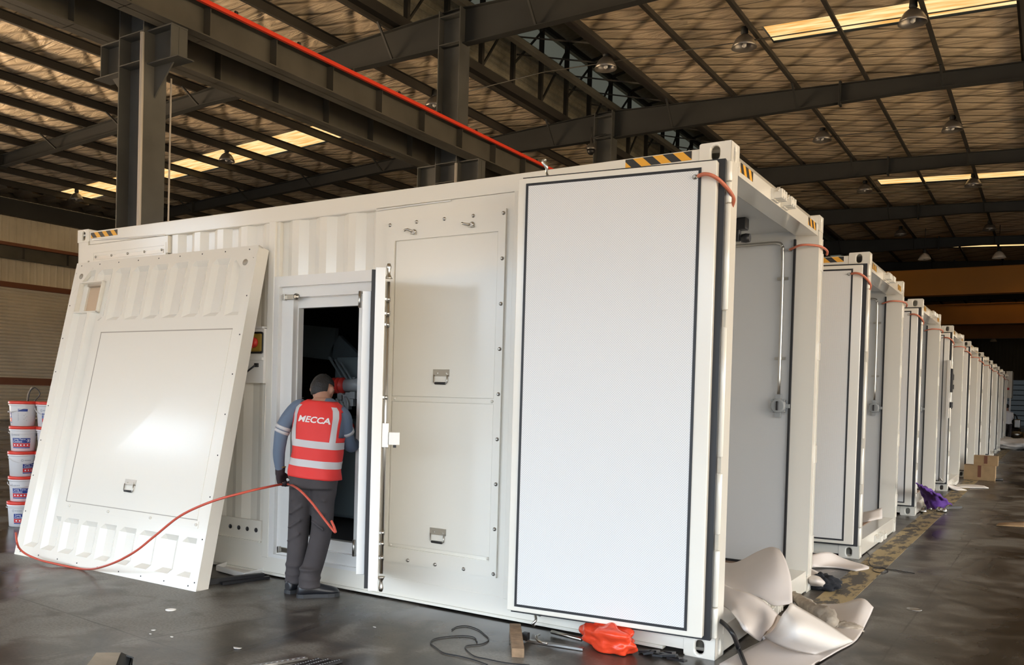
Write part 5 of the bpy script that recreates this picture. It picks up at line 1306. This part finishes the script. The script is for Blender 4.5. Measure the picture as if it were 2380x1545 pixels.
vv = [b.verts.new(p) for p in T4+T5]; b.faces.new(vv[:4]); b.faces.new(vv[:3:-1])
for i in range(4): b.faces.new((vv[i], vv[i+4], vv[4+(i+1) % 4], vv[(i+1) % 4]))
M['board'] = mat('pale_board', (.42, .37, .29), .7, noise=.15, nscale=9)
tag(add('wooden_board', b, 'board'), 'pale wooden block beside the angle bracket in the lower left corner', 'wood block')
for i, (a, c, m_) in enumerate((((560, 1553), (712, 1529), 'zinc'), ((672, 1551), (742, 1532), 'black'), ((700, 1551), (764, 1533), 'black'), ((724, 1552), (791, 1535), 'black'))):
    p, q = Z(*a, .008), Z(*c, .008); b = NB(); bar(b, p, q, .035, .012); u, v = basis(q-p)
    o = tag(add('slotted_strip', b, m_), ['silver slotted metal strip, leftmost of the four on the floor', 'black slotted strip next to the silver one', 'black slotted strip in the middle of the three black ones', 'black slotted strip, rightmost of the four on the floor'][i], 'metal strip', 'slotted strips at the bottom edge')
    b = NB(); n_s = 12
    for k in range(n_s):
        s = p.lerp(q, (k+.3)/n_s); e = p.lerp(q, (k+.7)/n_s); bar(b, s+VZ*.0065, e+VZ*.0065, .006, .002)
    add('slots', b, 'grey', o)['kind'] = 'stuff'
for (u, v, r, lab, m_) in ((397, 1417, .035, 'white round cap lying on the dark floor', 'white2'), (2125, 1416, .05, 'pale round spot cover in the aisle floor', 'zinc')):
    b = NB(); lathe(b, [(r, .0), (r, .004), (r*.5, .006)], Z(u, v, 0), 'z', 16); tag(add('floor_cap', b, m_), lab, 'cap')
for i, (u, v, s) in enumerate(((552, 1506, .03), (400, 1480, .016), (356, 1464, .02), (350, 1473, .012), (870, 1457, .012))):
    c = Z(u, v, .003); b = NB(); pts = [c+Vector((math.cos(a)*s*random.uniform(.5, 1.2), math.sin(a)*s*random.uniform(.3, .7), 0)) for a in [k*1.05 for k in range(6)]]
    b.faces.new([b.verts.new(p) for p in pts]); r_ = bmesh.ops.extrude_face_region(b, geom=b.faces[:]); bmesh.ops.translate(b, vec=(0, 0, .002), verts=[x for x in r_['geom'] if isinstance(x, bmesh.types.BMVert)])
    tag(add('paper_scrap', b, 'white2'), ['white torn scrap on the floor below the man', 'tiny pale scrap beside the floor joint', 'small white scrap above the joint crossing', 'smallest pale scrap by the joint crossing', 'tiny scrap on the shiny floor by the bottom rail'][i], 'scrap')

# ------------------------------------------------------------------ along the aisle
sheet('purple_cloth', [[Z(2128, 1122, .62), Z(2140, 1128, .55), Z(2150, 1135, .5)], [Z(2136, 1136, .40), Z(2160, 1142, .42), Z(2180, 1148, .35)], [Z(2146, 1158, .25), Z(2172, 1160, .25), Z(2200, 1160, .2)], [Z(2155, 1180, .06), Z(2180, 1180, .10), Z(2214, 1172, .06)]], 'purple', .01, 5,
      label='crumpled purple cloth thrown down beside the third container', cat='cloth', wav=.03)
for i in range(12):
    c = Z(random.uniform(2142, 2205), random.uniform(1178, 1194), 0); b = NB(); r = random.uniform(.02, .04)
    lathe(b, [(r*.6, 0), (r, .004), (r, r), (r*.7, r*1.3), (r*.7, r*2), (.003, r*2)], c, 'z', 12)
    tag(add('pipe_fitting', b, 'steel'), 'small shiny metal fitting on the floor under the purple cloth', 'fitting', 'shiny fittings under the purple cloth')
b = NB(); bar(b, Z(2140, 1180, .03), Z(2232, 1178, .03), .06, .03); tag(add('black_strip', b, 'black'), 'black strip lying under the purple cloth', 'strip')
sheet('cardboard_sheet', [[Z(2322, 1215, .01), Z(2400, 1212, .01)], [Z(2315, 1221, .01), Z(2400, 1225, .01)]], 'card', .008, 3, label='flat brown cardboard sheet on the aisle floor at the right edge', cat='cardboard')
sheet('foam_sheet', [[Z(2184, 1108, .3), Z(2195, 1120, .15), Z(2215, 1128, .04)], [Z(2186, 1125, .02), Z(2215, 1138, .012), Z(2247, 1139, .012)]], 'foamw', .01, 4, label='cream foam sheet curling out of the fourth container', cat='foam sheet')
sheet('foam_sheet', [[Z(2222, 1126, .02), Z(2260, 1126, .03), Z(2288, 1129, .02)], [Z(2225, 1132, .02), Z(2262, 1133, .01), Z(2298, 1134, .01)]], 'foamw', .01, 4, label='flat foam sheet on the floor past the fourth container', cat='foam sheet')
sheet('foam_sheet', [[Z(1995, 1215, .25), Z(2020, 1210, .3), Z(2050, 1205, .28)], [Z(1998, 1192, .3), Z(2022, 1188, .33), Z(2050, 1180, .33)]], 'foam', .01, 4, label='foam sheet standing inside the second container', cat='foam sheet')
def cbox(c, w, d, h, lab, grp=None):
    R_ = root('cardboard_box', c, lab, 'box', grp); b = NB(); box(b, -w/2, w/2, -d/2, d/2, 0, h); add('body', b, 'card', R_)
    b = NB(); box(b, -.03, .03, -d/2-.003, -d/2, .2*h, h); add('tape', b, 'rust', R_)
bc = Z(2277, 1114, 0); cbox(bc, .55, .4, .30, 'brown cardboard box on the floor at the fifth container', 'cardboard boxes'); cbox(bc+Vector((.1, .02, .30)), .42, .3, .2, 'smaller brown cardboard box on top of the other one', 'cardboard boxes')
b = NB(); tube(b, spline([Z(2246, 1096, .1), Z(2262, 1107, .05), Z(2290, 1113, .02), Z(2330, 1114, .02)], 5), .02, 6); tag(add('black_pipe', b, 'black'), 'black pipe lying on the floor beyond the cardboard boxes', 'pipe')
# switch panel in the fourth container
R_ = root('switch_panel', (.06, 12.95+1.25, 0), 'white switch panel with dark instruments standing in the fourth container opening', 'panel')
pc = at_x(2207, 905, .03)-R_.location
b = NB(); box(b, -.05, -.01, pc.y-.32, pc.y+.32, pc.z-.5, pc.z+.5); box(b, -.045, -.015, pc.y-.3, pc.y-.25, .17, pc.z); box(b, -.045, -.015, pc.y+.25, pc.y+.3, .17, pc.z); add('plate', b, 'white2', R_)
for (dy, dz, w, h) in ((-.08, .12, .09, .17), (-.1, .32, .05, .04), (.1, .22, .06, .05), (.18, .05, .04, .04), (-.12, -.27, .02, .05), (0, -.29, .02, .05), (.1, -.27, .02, .05)):
    b = NB(); box(b, -.01, .02, pc.y+dy-w, pc.y+dy+w, pc.z+dz-h, pc.z+dz+h, .004); add('instrument', b, 'black', R_)
C9 = copy_tree(CS[-1]); C9.location = (.055, 34.5, 0); C9['label'] = 'last cream container, mostly hidden behind the eighth'
CS[7]['label'] = 'eighth cream container, second from the far end of the row'
# machinery, worker and wrapped goods at the far end
R_ = root('hoist_machine', Z(2346, 1026, 0), 'dark machine with a round drum at the far end of the aisle', 'machine')
b = NB(); lathe(b, [(.3, .1), (.42, .15), (.42, .6), (.3, .65)], (0, 0, 0), 'z', 18); add('drum', b, 'black', R_)
b = NB(); box(b, -.35, -.05, -.2, .2, .6, 1.15, .03); tube(b, [(.1, 0, .6), (.12, 0, 1.3)], .05, 8); tube(b, spline([(-.1, -.1, 1.1), (.2, -.2, 1.25), (.35, -.1, .7)], 4), .03, 6); add('frame', b, 'rafter', R_)
b = NB(); box(b, .15, .4, -.3, .1, .65, 1.05, .04); lathe(b, [(.1, .2), (.28, .25), (.28, .45), (.1, .5)], (.25, -.35, 0), 'z', 14); add('cover', b, 'zinc', R_)
P2 = root('person', Z(2338, 1035, 0)+Vector((0, 1.0, 0)), 'distant worker in a white shirt bending behind the dark machine', 'person'); P2.rotation_euler = (0, 0, .4)
b = NB(); loft(b, [((0, 0, .85), .15, .11), ((0, .03, 1.1), .16, .11), ((0, .08, 1.35), .19, .11), ((0, .12, 1.42), .08, .07)], 14)
limb(b, [(0, .12, 1.4), (0, .18, 1.52)], [.06, .06], 10); limb(b, [(0, .18, 1.48), (0, .22, 1.58), (0, .2, 1.68)], [.06, .095, .05], 12)
for s in (-1, 1):
    limb(b, [(s*.17, .08, 1.36), (s*.22, .12, 1.12), (s*.18, .35, .98), (s*.17, .43, .96)], [.055, .045, .035, .03], 10); limb(b, [(s*.09, 0, .9), (s*.1, .03, .48), (s*.1, 0, .05), (s*.1, .12, .04)], [.09, .06, .045, .04], 10)
fuse(b, 'body', ['skin', 'ltext', 'trouser'], P2, .02, 2, lambda c: 0 if c[2] > 1.42 or (c[1] > .38 and c[2] > .5) else (1 if c[2] > .88 else 2))
b = NB(); bmesh.ops.create_uvsphere(b, u_segments=14, v_segments=8, radius=.1)
for v in b.verts: v.co += Vector((0, .19, 1.62))
add('hair', b, 'hair', P2, smooth=True)
tag(blob('plastic_wrap', Z(2345, 1045, 0)+Vector((-.2, 1, 0)), 1.1, 1.2, .22, 'foamw', .3, 3, 7), 'heap of pale plastic wrapping at the foot of the last container', 'wrapping')
x0, x1 = at_y(2337, 900, 41).x, at_y(2352, 900, 41).x; z0, z1 = at_y(2345, 925, 41).z, at_y(2345, 862, 41).z
R_ = root('raised_cabinet', ((x0+x1)/2, 41, 0), 'cream cabinet raised on posts at the far end, past the last container', 'cabinet'); hw = (x1-x0)/2
b = NB(); box(b, -hw, hw, 0, 1.5, z0, z1, .02); add('body', b, 'white', R_)
b = NB(); box(b, -hw*.6, hw*.2, -.01, 0, z0+.35, z0+.45); add('red_mark', b, 'redknob', R_)
for x in (-hw+.05, hw-.05):
    b = NB(); box(b, x-.03, x+.03, .02, .08, 0, z0); add('leg', b, 'zinc', R_)
for i, (dx, h) in enumerate(((1.2, .55), (2.0, .75))):
    c = Vector((1.0+dx*.35, 52+i*1.5, 0)); cbox(c, .7, .6, h, 'brown box far down the aisle, %s' % ['lower one', 'taller one'][i], 'far boxes')
b = NB(); M['farsheet'] = mat('glowing_door_slats', (.15, .17, .18), .6, emis=(.38, .48, .55), es=.06)  # faint bluish glow put into the slats in place of daylight
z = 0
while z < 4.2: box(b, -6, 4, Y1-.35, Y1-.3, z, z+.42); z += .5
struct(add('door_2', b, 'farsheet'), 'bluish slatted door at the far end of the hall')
